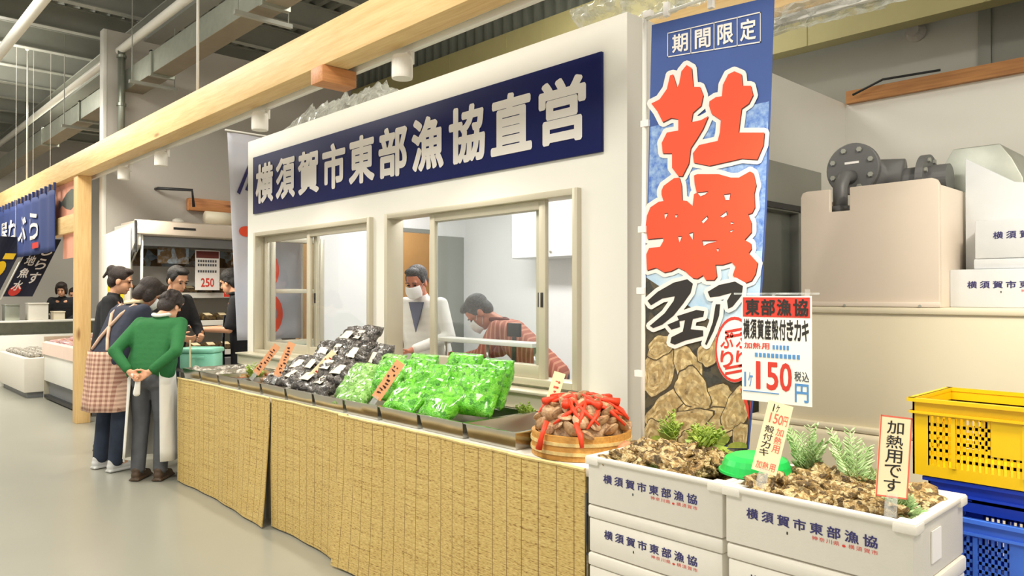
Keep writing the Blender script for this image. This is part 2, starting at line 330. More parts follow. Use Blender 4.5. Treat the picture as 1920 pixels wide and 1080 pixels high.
class MB:
    def __init__(s): s.bm = bmesh.new()
    def add(s, vs, fs):
        v = [s.bm.verts.new(p) for p in vs]
        for f in fs:
            try: s.bm.faces.new([v[i] for i in f])
            except ValueError: pass
        return v
    def box(s, x0, x1, y0, y1, z0, z1, mtx=None):
        p = [Vector((x, y, z)) for z in (z0, z1) for y in (y0, y1) for x in (x0, x1)]
        if mtx: p = [mtx @ q for q in p]
        s.add(p, [(0, 2, 3, 1), (4, 5, 7, 6), (0, 1, 5, 4), (2, 6, 7, 3), (0, 4, 6, 2), (1, 3, 7, 5)]); return s
    def tube(s, pts, r, n=10, caps=True):
        pts = [Vector(p) for p in pts]; rs = r if isinstance(r, (list, tuple)) else [r]*len(pts)
        vs = []; fs = []; a0 = None
        for i, p in enumerate(pts):
            d = (pts[min(i+1, len(pts)-1)] - pts[max(i-1, 0)]).normalized()
            if a0 is None: a0 = d.orthogonal().normalized()
            a = (a0 - d*a0.dot(d)).normalized(); a0 = a; b = d.cross(a)
            for k in range(n):
                t = 2*PI*k/n; vs.append(p + (a*math.cos(t)+b*math.sin(t))*rs[i])
        for i in range(len(pts)-1):
            for k in range(n): fs.append((i*n+k, i*n+(k+1) % n, (i+1)*n+(k+1) % n, (i+1)*n+k))
        if caps: fs += [tuple(range(n-1, -1, -1)), tuple(range((len(pts)-1)*n, len(pts)*n))]
        s.add(vs, fs); return s
    def cap(s, p0, r0, p1, r1, n=12):
        p0, p1 = Vector(p0), Vector(p1); d = p1-p0
        d = d.normalized() if d.length > 1e-6 else Vector((0, 0, 1))
        pts = []; rs = []
        for t in (-80, -50, -20): pts.append(p0+d*r0*math.sin(math.radians(t))); rs.append(r0*math.cos(math.radians(t)))
        for t in (20, 50, 80): pts.append(p1+d*r1*math.sin(math.radians(t))); rs.append(r1*math.cos(math.radians(t)))
        s.tube(pts, rs, n); return s
    def chain(s, pts, rs):
        for i in range(len(pts)-1): s.cap(pts[i], rs[i], pts[i+1], rs[i+1])
        return s
    def ell(s, c, r, mtx=None, nu=16, nv=10):
        vs = []; fs = []
        for j in range(1, nv):
            ph = PI*j/nv
            for i in range(nu):
                th = 2*PI*i/nu; vs.append(Vector((r[0]*math.sin(ph)*math.cos(th), r[1]*math.sin(ph)*math.sin(th), r[2]*math.cos(ph))))
        vs += [Vector((0, 0, r[2])), Vector((0, 0, -r[2]))]; T = len(vs)-2
        for j in range(nv-2):
            for i in range(nu): fs.append((j*nu+i, (j+1)*nu+i, (j+1)*nu+(i+1) % nu, j*nu+(i+1) % nu))
        for i in range(nu): fs += [(T, i, (i+1) % nu), (T+1, (nv-2)*nu+(i+1) % nu, (nv-2)*nu+i)]
        c = Vector(c); vs = [(mtx @ (c+v)) if mtx else c+v for v in vs]
        s.add(vs, fs); return s
    def lathe(s, c, prof, n=28, mtx=None):
        "prof: (radius, height) pairs; closed if the first and last match"
        vs = []; fs = []; c = Vector(c)
        for r, z in prof:
            for k in range(n): t = 2*PI*k/n; q = Vector((r*math.cos(t), r*math.sin(t), z)); vs.append(c + (mtx @ q if mtx else q))
        for i in range(len(prof)-1):
            for k in range(n): fs.append((i*n+k, i*n+(k+1) % n, (i+1)*n+(k+1) % n, (i+1)*n+k))
        if prof[0] != prof[-1]: fs += [tuple(range(n-1, -1, -1)), tuple(range((len(prof)-1)*n, len(prof)*n))]
        s.add(vs, fs); return s
    def prism(s, poly, f, d0, d1):
        "extrude a 2-D outline; f(u, v, d) -> point"
        n = len(poly); s.add([f(u, v, d0) for u, v in poly]+[f(u, v, d1) for u, v in poly],
              [tuple(range(n-1, -1, -1)), tuple(range(n, 2*n))]+[(i, (i+1) % n, n+(i+1) % n, n+i) for i in range(n)]); return s
    def poly(s, pts):
        pts = [Vector(p) for p in pts]; s.add(pts, [tuple(t) for t in tessellate_polygon([pts])]); return s
    def union(s, polys, wd, f):
        vs, fs = widen([([Vector((x, y)) for x, y in p], [tuple(t) for t in tessellate_polygon([[Vector((x, y, 0)) for x, y in p]])], [(i, (i+1) % len(p)) for i in range(len(p))]) for p in polys], wd)
        s.add([f(x, y) for x, y in vs], fs); return s
    def grid(s, f, nu, nv, th=None):
        vs = [f(i/nu, j/nv) for j in range(nv+1) for i in range(nu+1)]
        q = lambda i, j: j*(nu+1)+i
        fs = [(q(i, j), q(i+1, j), q(i+1, j+1), q(i, j+1)) for j in range(nv) for i in range(nu)]
        if th:
            off = Vector(th); n = len(vs); vs += [v+off for v in vs]; fs += [tuple(n+k for k in reversed(g)) for g in fs]
            rim = [q(i, 0) for i in range(nu+1)]+[q(nu, j) for j in range(1, nv+1)]+[q(i, nv) for i in range(nu-1, -1, -1)]+[q(0, j) for j in range(nv-1, 0, -1)]
            for a in range(len(rim)): b = (a+1) % len(rim); fs.append((rim[b], rim[a], rim[a]+n, rim[b]+n))
        s.add(vs, fs); return s
def mk(name, mb, mt, parent=None, smooth=False, bevel=0., seg=2, local=False, label=None, cat=None, group=None, kind=None, vox=0., sit=6):
    bm = mb.bm
    if not vox: bmesh.ops.recalc_face_normals(bm, faces=bm.faces)
    if bevel:
        es = [e for e in bm.edges if len(e.link_faces) == 2 and e.calc_face_angle(0) > .6]
        bmesh.ops.bevel(bm, geom=es, offset=bevel, segments=seg, profile=.5, affect='EDGES', clamp_overlap=True)
    if parent is None:
        lo = Vector((min(v.co.x for v in bm.verts), min(v.co.y for v in bm.verts), min(v.co.z for v in bm.verts)))
        hi = Vector((max(v.co.x for v in bm.verts), max(v.co.y for v in bm.verts), 0))
        T = Matrix.Translation(((lo.x+hi.x)/2, (lo.y+hi.y)/2, lo.z))
    else: T = W[parent]
    if not local: bm.transform(T.inverted())
    me = bpy.data.meshes.new(name); bm.to_mesh(me); bm.free()
    o = bpy.data.objects.new(name, me); COL.objects.link(o)
    if vox:
        md = o.modifiers.new('r', 'REMESH'); md.mode = 'VOXEL'; md.voxel_size = vox
        if sit: m2 = o.modifiers.new('s', 'SMOOTH'); m2.iterations = sit; m2.factor = .5
        dg = bpy.context.evaluated_depsgraph_get(); me2 = bpy.data.meshes.new_from_object(o.evaluated_get(dg))
        o.modifiers.clear(); o.data = me2; me2.name = name; bpy.data.meshes.remove(me); me = me2
    if smooth or vox: me.shade_smooth()
    elif bevel:
        me.shade_smooth(); 
        try: me.set_sharp_from_angle(angle=.7)
        except Exception: pass
    me.materials.clear(); me.materials.append(M[mt] if isinstance(mt, str) else mt)
    if parent is None: o.matrix_world = T
    else: o.parent = parent
    W[o] = T
    return setp(o, label, cat, group, kind)
def struct(name, mb, mt, **k): return mk(name, mb, mt, kind='structure', **k)
def copy_tree(o, parent=None, label=None):
    c = o.copy(); COL.objects.link(c); c.parent = parent
    for ch in list(o.children): copy_tree(ch, c)
    if label: c['label'] = label
    return c
# ---------------------------------------------------------------- lettering
GL = {}
def glyph(ch, bold):
    if (ch, bold) in GL: return GL[ch, bold]
    cu = bpy.data.curves.new('g', 'FONT'); cu.body = ch; cu.size = 1; cu.resolution_u = 3; cu.fill_mode = 'FRONT'
    o = bpy.data.objects.new('g', cu); COL.objects.link(o)
    me = bpy.data.meshes.new_from_object(o.evaluated_get(bpy.context.evaluated_depsgraph_get()))
    vs = [(v.co.x, v.co.y) for v in me.vertices]; fs = [tuple(p.vertices) for p in me.polygons]
    if bold:        # brush weight: widen every stroke edge, then merge into one outline
        cnt = {}
        for f in fs:
            for a, c in zip(f, f[1:]+f[:1]): cnt[tuple(sorted((a, c)))] = cnt.get(tuple(sorted((a, c))), 0)+1
        vs, fs = widen([(vs, fs, [e for e, n in cnt.items() if n == 1])], bold, 6)
    bpy.data.objects.remove(o); bpy.data.curves.remove(cu); bpy.data.meshes.remove(me)
    if vs:
        x0 = min(v[0] for v in vs); x1 = max(v[0] for v in vs); y0 = min(v[1] for v in vs); y1 = max(v[1] for v in vs)
        vs = [((x-x0)/max(x1-x0, .35), (y-y0)/max(y1-y0, .35)) for x, y in vs] if ch not in '1一・' else [((x-x0)/max(x1-x0, .35)+.2, (y-y0)/max(y1-y0, .35)) for x, y in vs]
    GL[ch, bold] = (vs, fs); return GL[ch, bold]
ALLTXT = [('横須賀市東部漁協直営', .035), ('横須賀市東部漁協', .022), ('期間限定', .022), ('東部漁協横須賀産殻付きカキ', .03), ('150円1ケ税込加熱用', .02), ('加熱用です殻付カキ150円ヶ', .008), ('ごま屋なぶら地魚水産しらすぷり250', .02), ('神奈川県横須賀', .0), ('さか', .03)]
for t_, b_ in ALLTXT:
    for c_ in t_: glyph(c_, b_)
def write(mb, text, P, u0, v0, u1, v1, bold, vert=False, gap=.1):
    n = len(text)
    for i, ch in enumerate(text):
        if vert: a0, a1 = u0, u1; h = (v1-v0)/n; b1 = v1-h*i-h*gap/2; b0 = v1-h*(i+1)+h*gap/2
        else: wd = (u1-u0)/n; a0 = u0+wd*i+wd*gap/2; a1 = u0+wd*(i+1)-wd*gap/2; b0, b1 = v0, v1
        vs, fs = glyph(ch, bold)
        mb.add([P(a0+(a1-a0)*x, b0+(b1-b0)*y) for x, y in vs], fs)
    return mb
# ---------------------------------------------------------------- the setting
FY = 2.9; XL, XR = -6.53, -2.24; TOP = 2.83
b = MB(); b.box(-26, 6, -5, 9, -.1, 0); struct('floor', b, 'floor')
# booth front with two window openings
def wall_with_holes(x0, x1, z0, z1, holes, f):
    "f(x, z) box; holes: (hx0, hx1, hz0, hz1) sorted by x"
    b = MB(); x = x0
    for hx0, hx1, hz0, hz1 in holes:
        f(b, x, hx0, z0, z1); f(b, hx0, hx1, z0, hz0); f(b, hx0, hx1, hz1, z1); x = hx1
    f(b, x, x1, z0, z1); return b
W1 = (-6.34, -4.475, .93, 1.995); W2 = (-4.29, -2.536, .955, 2.0)
b = wall_with_holes(XL, XR, 0, TOP, [W1, W2], lambda b, a, c, d, e: b.box(a, c, FY, FY+.09, d, e)); struct('wall_front', b, 'wall')
# right side of the booth (door in it), left side (window and doorway), back, roof
b = wall_with_holes(FY+.09, 5.46, 0, TOP, [(3.9, 4.72, -.01, 2.02)], lambda b, a, c, d, e: b.box(XR-.07, XR, a, c, max(d, 0), e) if e > 0 else None)
struct('wall_right', b, 'wall')
b = wall_with_holes(FY+.09, 5.46, 0, TOP, [(3.08, 3.62, .98, 1.98), (4.46, 4.95, -.01, 2.11)], lambda b, a, c, d, e: b.box(XL, XL+.07, a, c, max(d, 0), e) if e > 0 else None)
struct('wall_left', b, 'wallin')
b = MB(); b.box(XL+.07, XR-.07, 5.40, 5.46, 0, TOP); struct('wall_back', b, 'wallin')
b = MB(); b.box(XL+.07, XR-.07, FY+.09, 5.40, 2.64, 2.68); struct('ceiling_booth', b, 'wallin')
b = MB(); b.box(-7.75, -7.68, 4.0, 6.2, 0, 2.9); struct('wall_passage', b, 'tanwall')
# alcove back wall with timber cap, boards and olive fascia above
b = MB(); b.box(XR-.07, 4.0, 5.46, 5.54, 0, 2.82); struct('wall_alcove', b, 'wall')
b = MB(); b.box(XR+.02, 4.0, 5.42, 5.56, 2.82, 2.91); struct('trim_1', b, 'cedar')
b = MB(); b.box(-9.2, 5.0, 6.2, 6.28, 0, 4.9); struct('wall_hall', b, 'hallwall')
b = MB()
for x in (-1.58, 1.2): b.box(x, x+.08, 6.17, 6.2, 0, 4.9)
b.box(-1.50, 5, 6.19, 6.2, 2.5, 4.9); struct('trim_2', b, 'steel_paint', bevel=.004)
b = MB(); b.box(-9.2, 5.0, 5.6, 5.75, 3.37, 4.34)
for x in (-7, -6, -5.45, -4.9, -4.35, -3.8, -2.6, -1.4): b.box(x, x+.012, 5.595, 5.6, 3.37, 4.34)
struct('trim_3', b, 'olive')
b = MB(); cl = []
for i in range(89): x = -9.2+.16*i; cl += [(x, 5.70), (x+.05, 5.70), (x+.08, 5.64), (x+.13, 5.64)]
b.add([Vector((x, y, z)) for z in (4.34, 5.0) for x, y in cl], [(i, i+1, len(cl)+i+1, len(cl)+i) for i in range(len(cl)-1)]); struct('wall_upper', b, 'cladding')
# partition across the hall (its end faces the aisle)
b = MB(); b.box(-9.42, -9.30, 2.47, 8.5, 0, 4.47); struct('wall_partition', b, 'greywall')
b = MB(); b.box(-9.43, -9.295, 2.43, 2.47, 0, 4.47); struct('trim_4', b, 'wall', bevel=.004)
b = MB(); b.box(-18.6, -18.5, -5, 9, 0, 5); struct('wall_far', b, 'greywall')
b = MB(); b.box(-18.5, -9.42, 7.0, 7.08, 0, 5); struct('wall_neighbour', b, 'hallwall')
# roof deck, purlins and girders
b = MB(); cl = []
for i in range(82): y = -5+.17*i; cl += [(y, 5.0), (y+.06, 5.0), (y+.085, 5.06), (y+.145, 5.06)]
b.add([Vector((x, y, z)) for x in (-26, 6) for y, z in cl], [(i, i+1, len(cl)+i+1, len(cl)+i) for i in range(len(cl)-1)]); struct('ceiling', b, 'deck')
k = 0
for x in [-6.2-1.06*i for i in range(14)]:
    b = MB(); b.box(x-.055, x+.055, -4, 5.6, 4.7, 4.712); b.box(x-.004, x+.004, -4, 5.6, 4.712, 4.99); b.box(x-.055, x+.055, -4, 5.6, 4.988, 5.0)
    k += 1; struct('trim_%d' % (10+k), b, 'steel_paint')
for y in (-1.6, 1.2, 2.95):
    b = MB(); b.box(-24, 5, y-.09, y+.09, 4.42, 4.435); b.box(-24, 5, y-.006, y+.006, 4.435, 4.685); b.box(-24, 5, y-.09, y+.09, 4.685, 4.7)
    k += 1; struct('trim_%d' % (10+k), b, 'steel_paint')

# windows of the booth
def window(idx, op, mull, sashes):
    x0, x1, z0, z1 = op; fr = MB(); t = .035
    fr.box(x0, x0+t, FY-.035, FY+.10, z0, z1); fr.box(x1-t, x1, FY-.035, FY+.10, z0, z1)
    fr.box(x0+t, x1-t, FY-.035, FY+.10, z1-t, z1); fr.box(x0+t, x1-t, FY-.035, FY+.10, z0, z0+t)
    wn = struct('window_%d' % idx, fr, 'alu', bevel=.003)
    for sx0, sx1, y in sashes:
        s = MB(); q = .05; a0, a1 = z0+t, z1-t
        s.box(sx0, sx0+q, y, y+.028, a0, a1); s.box(sx1-q, sx1, y, y+.028, a0, a1); s.box(sx0+q, sx1-q, y, y+.028, a1-q, a1); s.box(sx0+q, sx1-q, y, y+.028, a0, a0+q+.02)
        so = mk('window_sash', s, 'alu', wn, bevel=.003)
        g = MB(); g.box(sx0+q, sx1-q, y+.011, y+.016, a0+q, a1-q); mk('pane', g, 'glass', so)
        h = MB(); h.box(sx1-q+.018, sx1-.016, y-.006, y, 1.38, 1.46); mk('latch', h, 'dark', so, bevel=.002)
    return wn
window(1, W1, None, [(-6.30, -5.36, FY+.045, ), (-5.45, -4.51, FY+.005)])
window(2, W2, None, [(-3.83, -2.80, FY+.005), (-3.88, -2.86, FY+.045)])
# sill rail under the windows
b = MB(); b.box(XL+.08, XR-.12, FY-.13, FY, .84, .925); b.box(XL+.08, XR-.12, FY-.15, FY, .925, .94); struct('trim_5', b, 'alu', bevel=.004)
b = MB(); b.box(XL+.08, XR-.12, FY-.19, FY, .75, .835); struct('trim_6', b, 'wall', bevel=.02)
# window in the left side wall, door in the right one
def side_window(x0, x1, y0, y1, z0, z1, mt, idx, door):
    f = MB(); t = .045
    f.box(x0, x1, y0, y0+t, z0, z1); f.box(x0, x1, y1-t, y1, z0, z1); f.box(x0, x1, y0+t, y1-t, z1-t, z1)
    if not door: f.box(x0, x1, y0+t, y1-t, z0, z0+t); f.box(x0, x1, y0+t, y1-t, (z0+z1)/2-.02, (z0+z1)/2+.02)
    return struct(('door_%d' if door else 'window_%d') % idx, f, 'alu' if not door else 'greyframe', bevel=.003)
sw = side_window(XL-.01, XL+.09, 3.08, 3.62, .98, 1.98, None, 3, False)
b = MB(); b.box(XL+.03, XL+.035, 3.12, 3.575, 1.02, 1.94); mk('pane', b, 'glass', sw)
d1 = side_window(XR-.09, XR+.02, 3.9, 4.72, 0, 2.02, None, 1, True)
b = MB(); b.box(XR-.05, XR-.04, 3.945, 4.675, .02, 1.975); mk('door_pane', b, 'glassgrey', d1)
b = MB(); b.box(XR, XR+.03, 3.85, 4.99, 2.02, 2.275); mk('door_header', b, 'steel_paint', d1, bevel=.004)
b = MB(); b.box(XR, XR+.035, 3.88, 4.74, 1.985, 2.02); mk('door_track', b, 'dark', d1)
d2 = struct('door_2', MB().box(XL+.07, XL+.10, 4.955, 5.36, 0, 2.09), 'greyframe', bevel=.004)
b = MB(); b.box(XL+.10, XL+.112, 4.99, 5.02, .95, 1.15); mk('door_handle', b, 'steel', d2)
b = MB()
b.box(XL+.068, XL+.085, 4.42, 4.46, 0, 2.15); b.box(XL+.068, XL+.085, 4.95, 4.99, 0, 2.15); b.box(XL+.068, XL+.085, 4.42, 4.99, 2.11, 2.15); struct('trim_7', b, 'greyframe')

# timber frame of the stalls
b = MB(); b.box(-24, -2.3, 2.18, 2.34, 2.79, 3.03); mk('timber_beam', b, 'pine', bevel=.006, label='long pale pine beam running the length of the stall fronts above the counter', cat='beam')
b = MB(); b.box(-9.56, -9.40, 2.20, 2.345, 0, 2.79); mk('timber_post', b, 'pineZ', bevel=.006, label='square pine post carrying the long beam beside the group of shoppers', cat='post')
b = MB(); b.box(-4.02, -3.88, 2.165, 2.395, 2.69, 2.788); mk('cross_timber', b, 'pineY', bevel=.006, label='short reddish timber end poking out under the long pine beam', cat='beam')
b = MB(); b.box(-6.0, 4.0, 3.52, 3.64, 2.84, 3.04); mk('timber_beam', b, 'pine', bevel=.006, label='pine beam behind the front one, lying over the booth roof above the blue banner', cat='beam')
b = MB(); b.box(-14.8, -9.56, 2.22, 2.33, 2.17, 2.38); mk('timber_header', b, 'pine', bevel=.006, label='pine header rail left of the post, under the fish picture', cat='beam')
b = MB(); b.box(-9.29, -9.20, 3.35, 6.1, 2.47, 2.62); mk('timber_header', b, 'pineY', bevel=.006, label='short pine rail on the grey partition above the display case', cat='beam')
# hanger rods
for x, y, l in ((-6.03, 2.26, 'thin pale hanger rod in front of the duct holding up the pine beam'), (-12.36, 2.26, 'thin hanger rod at far left holding up the pine beam')):
    b = MB(); b.tube([(x, y, 3.032), (x, y, 4.99)], .011); b.cap((x, y, 4.93), .03, (x, y, 4.97), .03); mk('hanger_rod', b, 'wall', smooth=True, label=l, cat='rod')
# pipes
t = thing('conduit_pipe', 'white pipe running along the hall and turning down the end of the grey partition', 'pipe', (-9.24, 2.6, 3.05))
b = MB(); b.tube([(-3.5, 2.6, 4.25), (-18.48, 2.6, 4.25)], .045, 14); mk('pipe_run', b, 'wall', t, smooth=True)
b = MB(); b.tube([(-9.22, 2.6, 4.25), (-9.22, 2.6, 3.05)], .04, 14); mk('drop_pipe', b, 'galv', t, smooth=True)
for z in (3.6, 4.15):
    b = MB(); b.lathe((-9.22, 2.6, z), [(.052, 0), (.052, .03)], 14); mk('pipe_collar', b, 'galv', t, smooth=False)
b = MB(); b.tube([(-2, 1.5, 4.05), (-18.48, 1.5, 4.05)], .05, 14); mk('conduit_pipe', b, 'wall', smooth=True, label='white pipe nearest the aisle, crossing the top left corner', cat='pipe')
# duct
t = thing('air_duct', 'long square galvanised air duct passing through the top of the grey partition', 'duct', (-9.3, 2.75, 3.8))
b = MB(); b.box(-18.48, -3.5, 2.65, 2.655, 3.8, 4.02); b.box(-18.48, -3.5, 2.85, 2.855, 3.8, 4.02); b.box(-18.48, -3.5, 2.65, 2.855, 4.02, 4.025); mk('duct_body', b, 'galv', t)
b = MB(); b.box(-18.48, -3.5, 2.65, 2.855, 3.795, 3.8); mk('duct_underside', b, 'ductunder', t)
for x in (-5.7, -8.35, -11.2, -13.4):
    b = MB(); b.box(x-.03, x+.03, 2.63, 2.875, 3.77, 3.795); b.box(x-.03, x+.03, 2.63, 2.648, 3.795, 4.04); b.box(x-.03, x+.03, 2.857, 2.875, 3.795, 4.04); b.box(x-.03, x+.03, 2.63, 2.875, 4.026, 4.045)
    mk('duct_flange', b, 'galv', t)
for x in (-5.9, -8.6, -11.5):
    b = MB(); b.box(x-.02, x+.02, 2.50, 3.0, 3.72, 3.755); b.tube([(x, 2.53, 3.755), (x, 2.53, 4.99)], .006); b.tube([(x, 2.97, 3.755), (x, 2.97, 4.99)], .006); mk('trapeze_hanger', b, 'steel_paint', t)
# light track and spot lamps under the beam
b = MB(); b.box(-14, -1.2, 2.40, 2.435, 2.79, 2.825); b.box(-14, -1.2, 2.343, 2.46, 2.825, 2.838); mk('light_track', b, 'wall', bevel=.003, label='white lighting track along the back edge of the pine beam', cat='lighting track')
def spot_lamp(x, label, power, aim):
    t = thing('spot_lamp', label, 'spotlight', (x, 2.418, 2.79), 0, 'spotlights on the track')
    b = MB(); b.box(x-.016, x+.016, 2.405, 2.432, 2.72, 2.79); mk('bracket', b, 'spotwhite', t, bevel=.003)
    b = MB(); b.lathe((x, 2.36, 2.63), [(.045, 0), (.056, 0), (.058, .012), (.058, .10), (.05, .125), (.02, .132), (.0001, .132)], 28); mk('lamp_housing', b, 'spotwhite', t, smooth=False)
    b = MB(); b.lathe((x, 2.36, 2.636), [(.044, 0), (.044, .002)], 24); mk('lens', b, 'lampglow', t)
    l = bpy.data.lights.new('spot_bulb', 'SPOT'); l.energy = power; l.spot_size = 2.0; l.spot_blend = 1.0; l.shadow_soft_size = .05; l.color = (1, .9, .74)
    o = bpy.data.objects.new('spot_bulb', l); COL.objects.link(o); o.location = (x, 2.36, 2.62)
    o.rotation_euler = (Vector(aim)-Vector((x, 2.36, 2.62))).to_track_quat('-Z', 'Y').to_euler()
spot_lamp(-3.36, 'white spotlight hanging below the beam at the middle of the navy sign', 80, (-3.2, 2.2, .8))
spot_lamp(-5.12, 'white spotlight below the beam over the left end of the navy sign', 80, (-5.0, 2.2, .8))
spot_lamp(-7.17, 'white spotlight left of the booth, right one of the pair above the display case', 90, (-7.4, 2.9, 1.2))
spot_lamp(-8.28, 'white spotlight left of the booth, left one of the pair above the display case', 90, (-8.2, 2.9, 1.2))
l = bpy.data.lights.new('spot_bulb', 'SPOT'); l.energy = 90; l.spot_size = 2.0; l.spot_blend = 1.0; l.shadow_soft_size = .05; l.color = (1, .9, .74)
o = bpy.data.objects.new('spot_bulb', l); COL.objects.link(o); o.location = (-1.0, 2.2, 2.66)
l2 = l.copy(); l2.energy = 105; o = bpy.data.objects.new('spot_bulb', l2); COL.objects.link(o); o.location = (.1, 2.3, 2.75); o.rotation_euler = (Vector((-.9, 3.6, .6))-o.location).to_track_quat('-Z', 'Y').to_euler()
# crumpled plastic sheeting on the booth roof and along the rear beam
def crumple(x0, x1, y0, y1, z, h, label, seed, n=60, name='plastic_sheet'):
    def f(u, v):
        x = x0+(x1-x0)*u; y = y0+(y1-y0)*v
        a = noise.noise(Vector((x*9, y*14, seed))); c = noise.noise(Vector((x*26, y*30, seed+5)))
        env = min(1, 6*u, 6*(1-u))*math.sin(PI*min(1, max(0, v)))**.5
        return Vector((x+.02*c, y+.03*a, z+env*h*(.62+.5*a+.22*c)))
    b = MB(); b.grid(f, n, 14); return mk(name, b, 'plastic', label=label, cat='plastic sheet')
crumple(-6.0, -4.35, 2.93, 3.25, 2.835, .24, 'crumpled clear plastic sheet lying along the booth roof above the navy sign', 1.)
def hang_crumple(x0, x1, y, z0, z1, label, seed):
    def f(u, v):
        x = x0+(x1-x0)*u; a = noise.noise(Vector((x*8, v*3, seed))); c = noise.noise(Vector((x*24, v*9, seed+3)))
        return Vector((x, y+.05*math.sin(v*5+a*3)+.03*c, z0+(z1-z0)*v+.02*a))
    b = MB(); b.grid(f, 90, 12); mk('plastic_curtain', b, 'plastic', label=label, cat='plastic sheet')
hang_crumple(-1.82, .8, 3.50, 2.74, 2.86, 'rolled clear plastic curtain hanging under the rear beam right of the blue banner', 7.)
hang_crumple(-2.75, -1.95, 3.1, 2.84, 3.02, 'bunched clear plastic curtain on the roof corner just behind the blue banner top', 12.)
b = MB(); b.box(-2.3, .8, 3.515, 3.55, 2.795, 2.838); mk('light_track', b, 'wall', bevel=.003, label='pale track under the rear pine beam above the plastic curtain', cat='lighting track')
# hall odds and ends
b = MB(); b.lathe((-2.0, 6.2, 3.465), [(.07, 0), (.075, .03), (.05, .07), (.045, .1), (.0001, .1)], 20, Matrix.Rotation(PI/2, 3, 'X')); mk('wall_detector', b, 'greywall', label='round white detector on the grey boards above the alcove', cat='detector')
b = MB(); b.tube([(-9.3+.08*i, 3.0+.0*i, 2.70) for i in range(2)]+[(-9.1, 3.35, 2.70), (-9.1, 3.37, 2.5)], .018); mk('bent_pipe', b, 'dark', smooth=True, label='bent dark pipe on the partition beside the hanging spotlights', cat='pipe')
b = MB(); b.tube([(-2.15, 5.36, 2.86), (-1.95, 5.37, 2.93), (-1.6, 5.4, 2.925)], .008); mk('black_cable', b, 'black', smooth=True, label='loose black cable lying on the end of the timber cap in the alcove', cat='cable')
# ---------------------------------------------------------------- big sign over the windows
sg = thing('shop_sign', 'long navy sign with nine large white brush characters over the booth windows', 'sign', (-4.39, FY, 2.165))
b = MB(); b.box(-6.39, -2.387, FY-.018, FY, 2.165, 2.668); mk('sign_board', b, 'navy', sg, bevel=.002)
b = MB()
write(b, '横須賀市東部漁協直営', lambda u, v: Vector((u, FY-.0215, v)), -6.35, 2.245, -2.46, 2.59, .036, gap=.13)
mk('sign_lettering', b, 'letter', sg)

# ---------------------------------------------------------------- counter, reed blinds
ct = thing('stall_counter', 'long low counter table under the steel trays, hidden by reed blinds', 'counter', (-3.9, 2.4, 0))
b = MB(); b.box(-5.98, -1.80, 2.13, 2.585, .765, .798); mk('table_top', b, 'showwhite', ct, bevel=.004)
for x in (-5.9, -4.6, -3.2, -1.9):
    for y in (2.2, 2.54):
        b = MB(); b.box(x-.02, x+.02, y-.02, y+.02, 0, .765); mk('leg', b, 'steel_paint', ct)
b = MB(); b.box(-5.95, -1.85, 2.30, 2.62, .03, .5); mk('stored_cartons', b, 'dark', ct) if False else None
def blind(x0, x1, y, z1, flare0, flare1, label, zb0=.012, zb1=.012):
    t = thing('reed_blind', label, 'blind', ((x0+x1)/2, y, 0), 0, None)
    def f(u, v):
        x = x0+(x1-x0)*u; fl = (1-v)**2*(flare0*(1-u)**3+flare1*u**3)
        zb = zb0+(zb1-zb0)*u
        return Vector((x+.006*math.sin(v*6+x), y-fl-.006*math.sin(x*5)-.004*math.sin(x*17), zb+(z1-zb)*v))
    b = MB(); b.grid(f, 50, 14, th=(0, .007, 0)); mk('reed_panel', b, 'reed', t)
    b = MB()
    for i in range(24):
        q = [f(i/24, 1), f((i+1)/24, 1)]; b.tube([p+Vector((0, .002, .003)) for p in q], .0075, 6)
    mk('top_edge', b, 'reedge', t)
blind(-5.98, -4.41, 2.098, .80, 0, .05, 'leftmost reed blind hanging on the counter front, its right edge flaring out')
blind(-4.40, -3.50, 2.108, .80, .0, .03, 'middle reed blind on the counter front between the other two')
blind(-3.54, -1.80, 2.082, .80, .045, 0, 'widest reed blind on the counter front, nearest the foam boxes')
b = MB()
for x in (-1.80,):
    b.tube([(x, 2.085, .02), (x, 2.085, .72)], .006)
    for z in (.3, .5, .65): b.tube([(x, 2.085, z), (x+.03, 2.075, z)], .004)
mk('blind_rod', b, 'dark', smooth=True, label='thin dark rod with pegs at the right end of the reed blind', cat='rod')

# ---------------------------------------------------------------- steel trays
def tray_mb(cx, cy, wx, dy, h):
    b = MB(); z0 = .80; t = .004; x0, x1, y0, y1 = cx-wx/2, cx+wx/2, cy-dy/2, cy+dy/2; s = .012
    def ring(i, z, o): return [Vector((x0+i-o, y0+i-o, z)), Vector((x1-i+o, y0+i-o, z)), Vector((x1-i+o, y1-i+o, z)), Vector((x0+i-o, y1-i+o, z))]
    rings = [ring(s, z0, 0), ring(0, z0+h, 0), ring(0, z0+h, .008), ring(0, z0+h+.004, .008), ring(0, z0+h+.004, -t), ring(s+t, z0+t, 0)]
    vs = sum(rings, []); fs = [(3, 2, 1, 0), (20, 21, 22, 23)]
    for k in range(5):
        for i in range(4): a = k*4+i; c = k*4+(i+1) % 4; fs.append((a, c, c+4, a+4))
    b.add(vs, fs); return b
TX = [-2.395-.3435*i for i in range(11)]
tl = ['empty steel tray at the right end, next to the wooden tub', 'empty steel tray, second from the wooden tub', 'steel tray under the right half of the bright green packs', 'steel tray under the left half of the bright green packs', 'steel tray under the pale green speckled packs',
      'steel tray under the front dark seaweed packs', 'steel tray under the tall heap of dark seaweed packs', 'steel tray of brown shellfish with an orange card in it', 'steel tray of reddish seaweed with an orange card in it', 'steel tray of pale shellfish, second from the left end', 'steel tray of pale shellfish at the far left end of the counter']
for x, l in zip(TX, tl): mk('steel_tray', tray_mb(x, 2.36, .322, .44, .072), 'steel', label=l, cat='tray', group='steel trays on the counter')

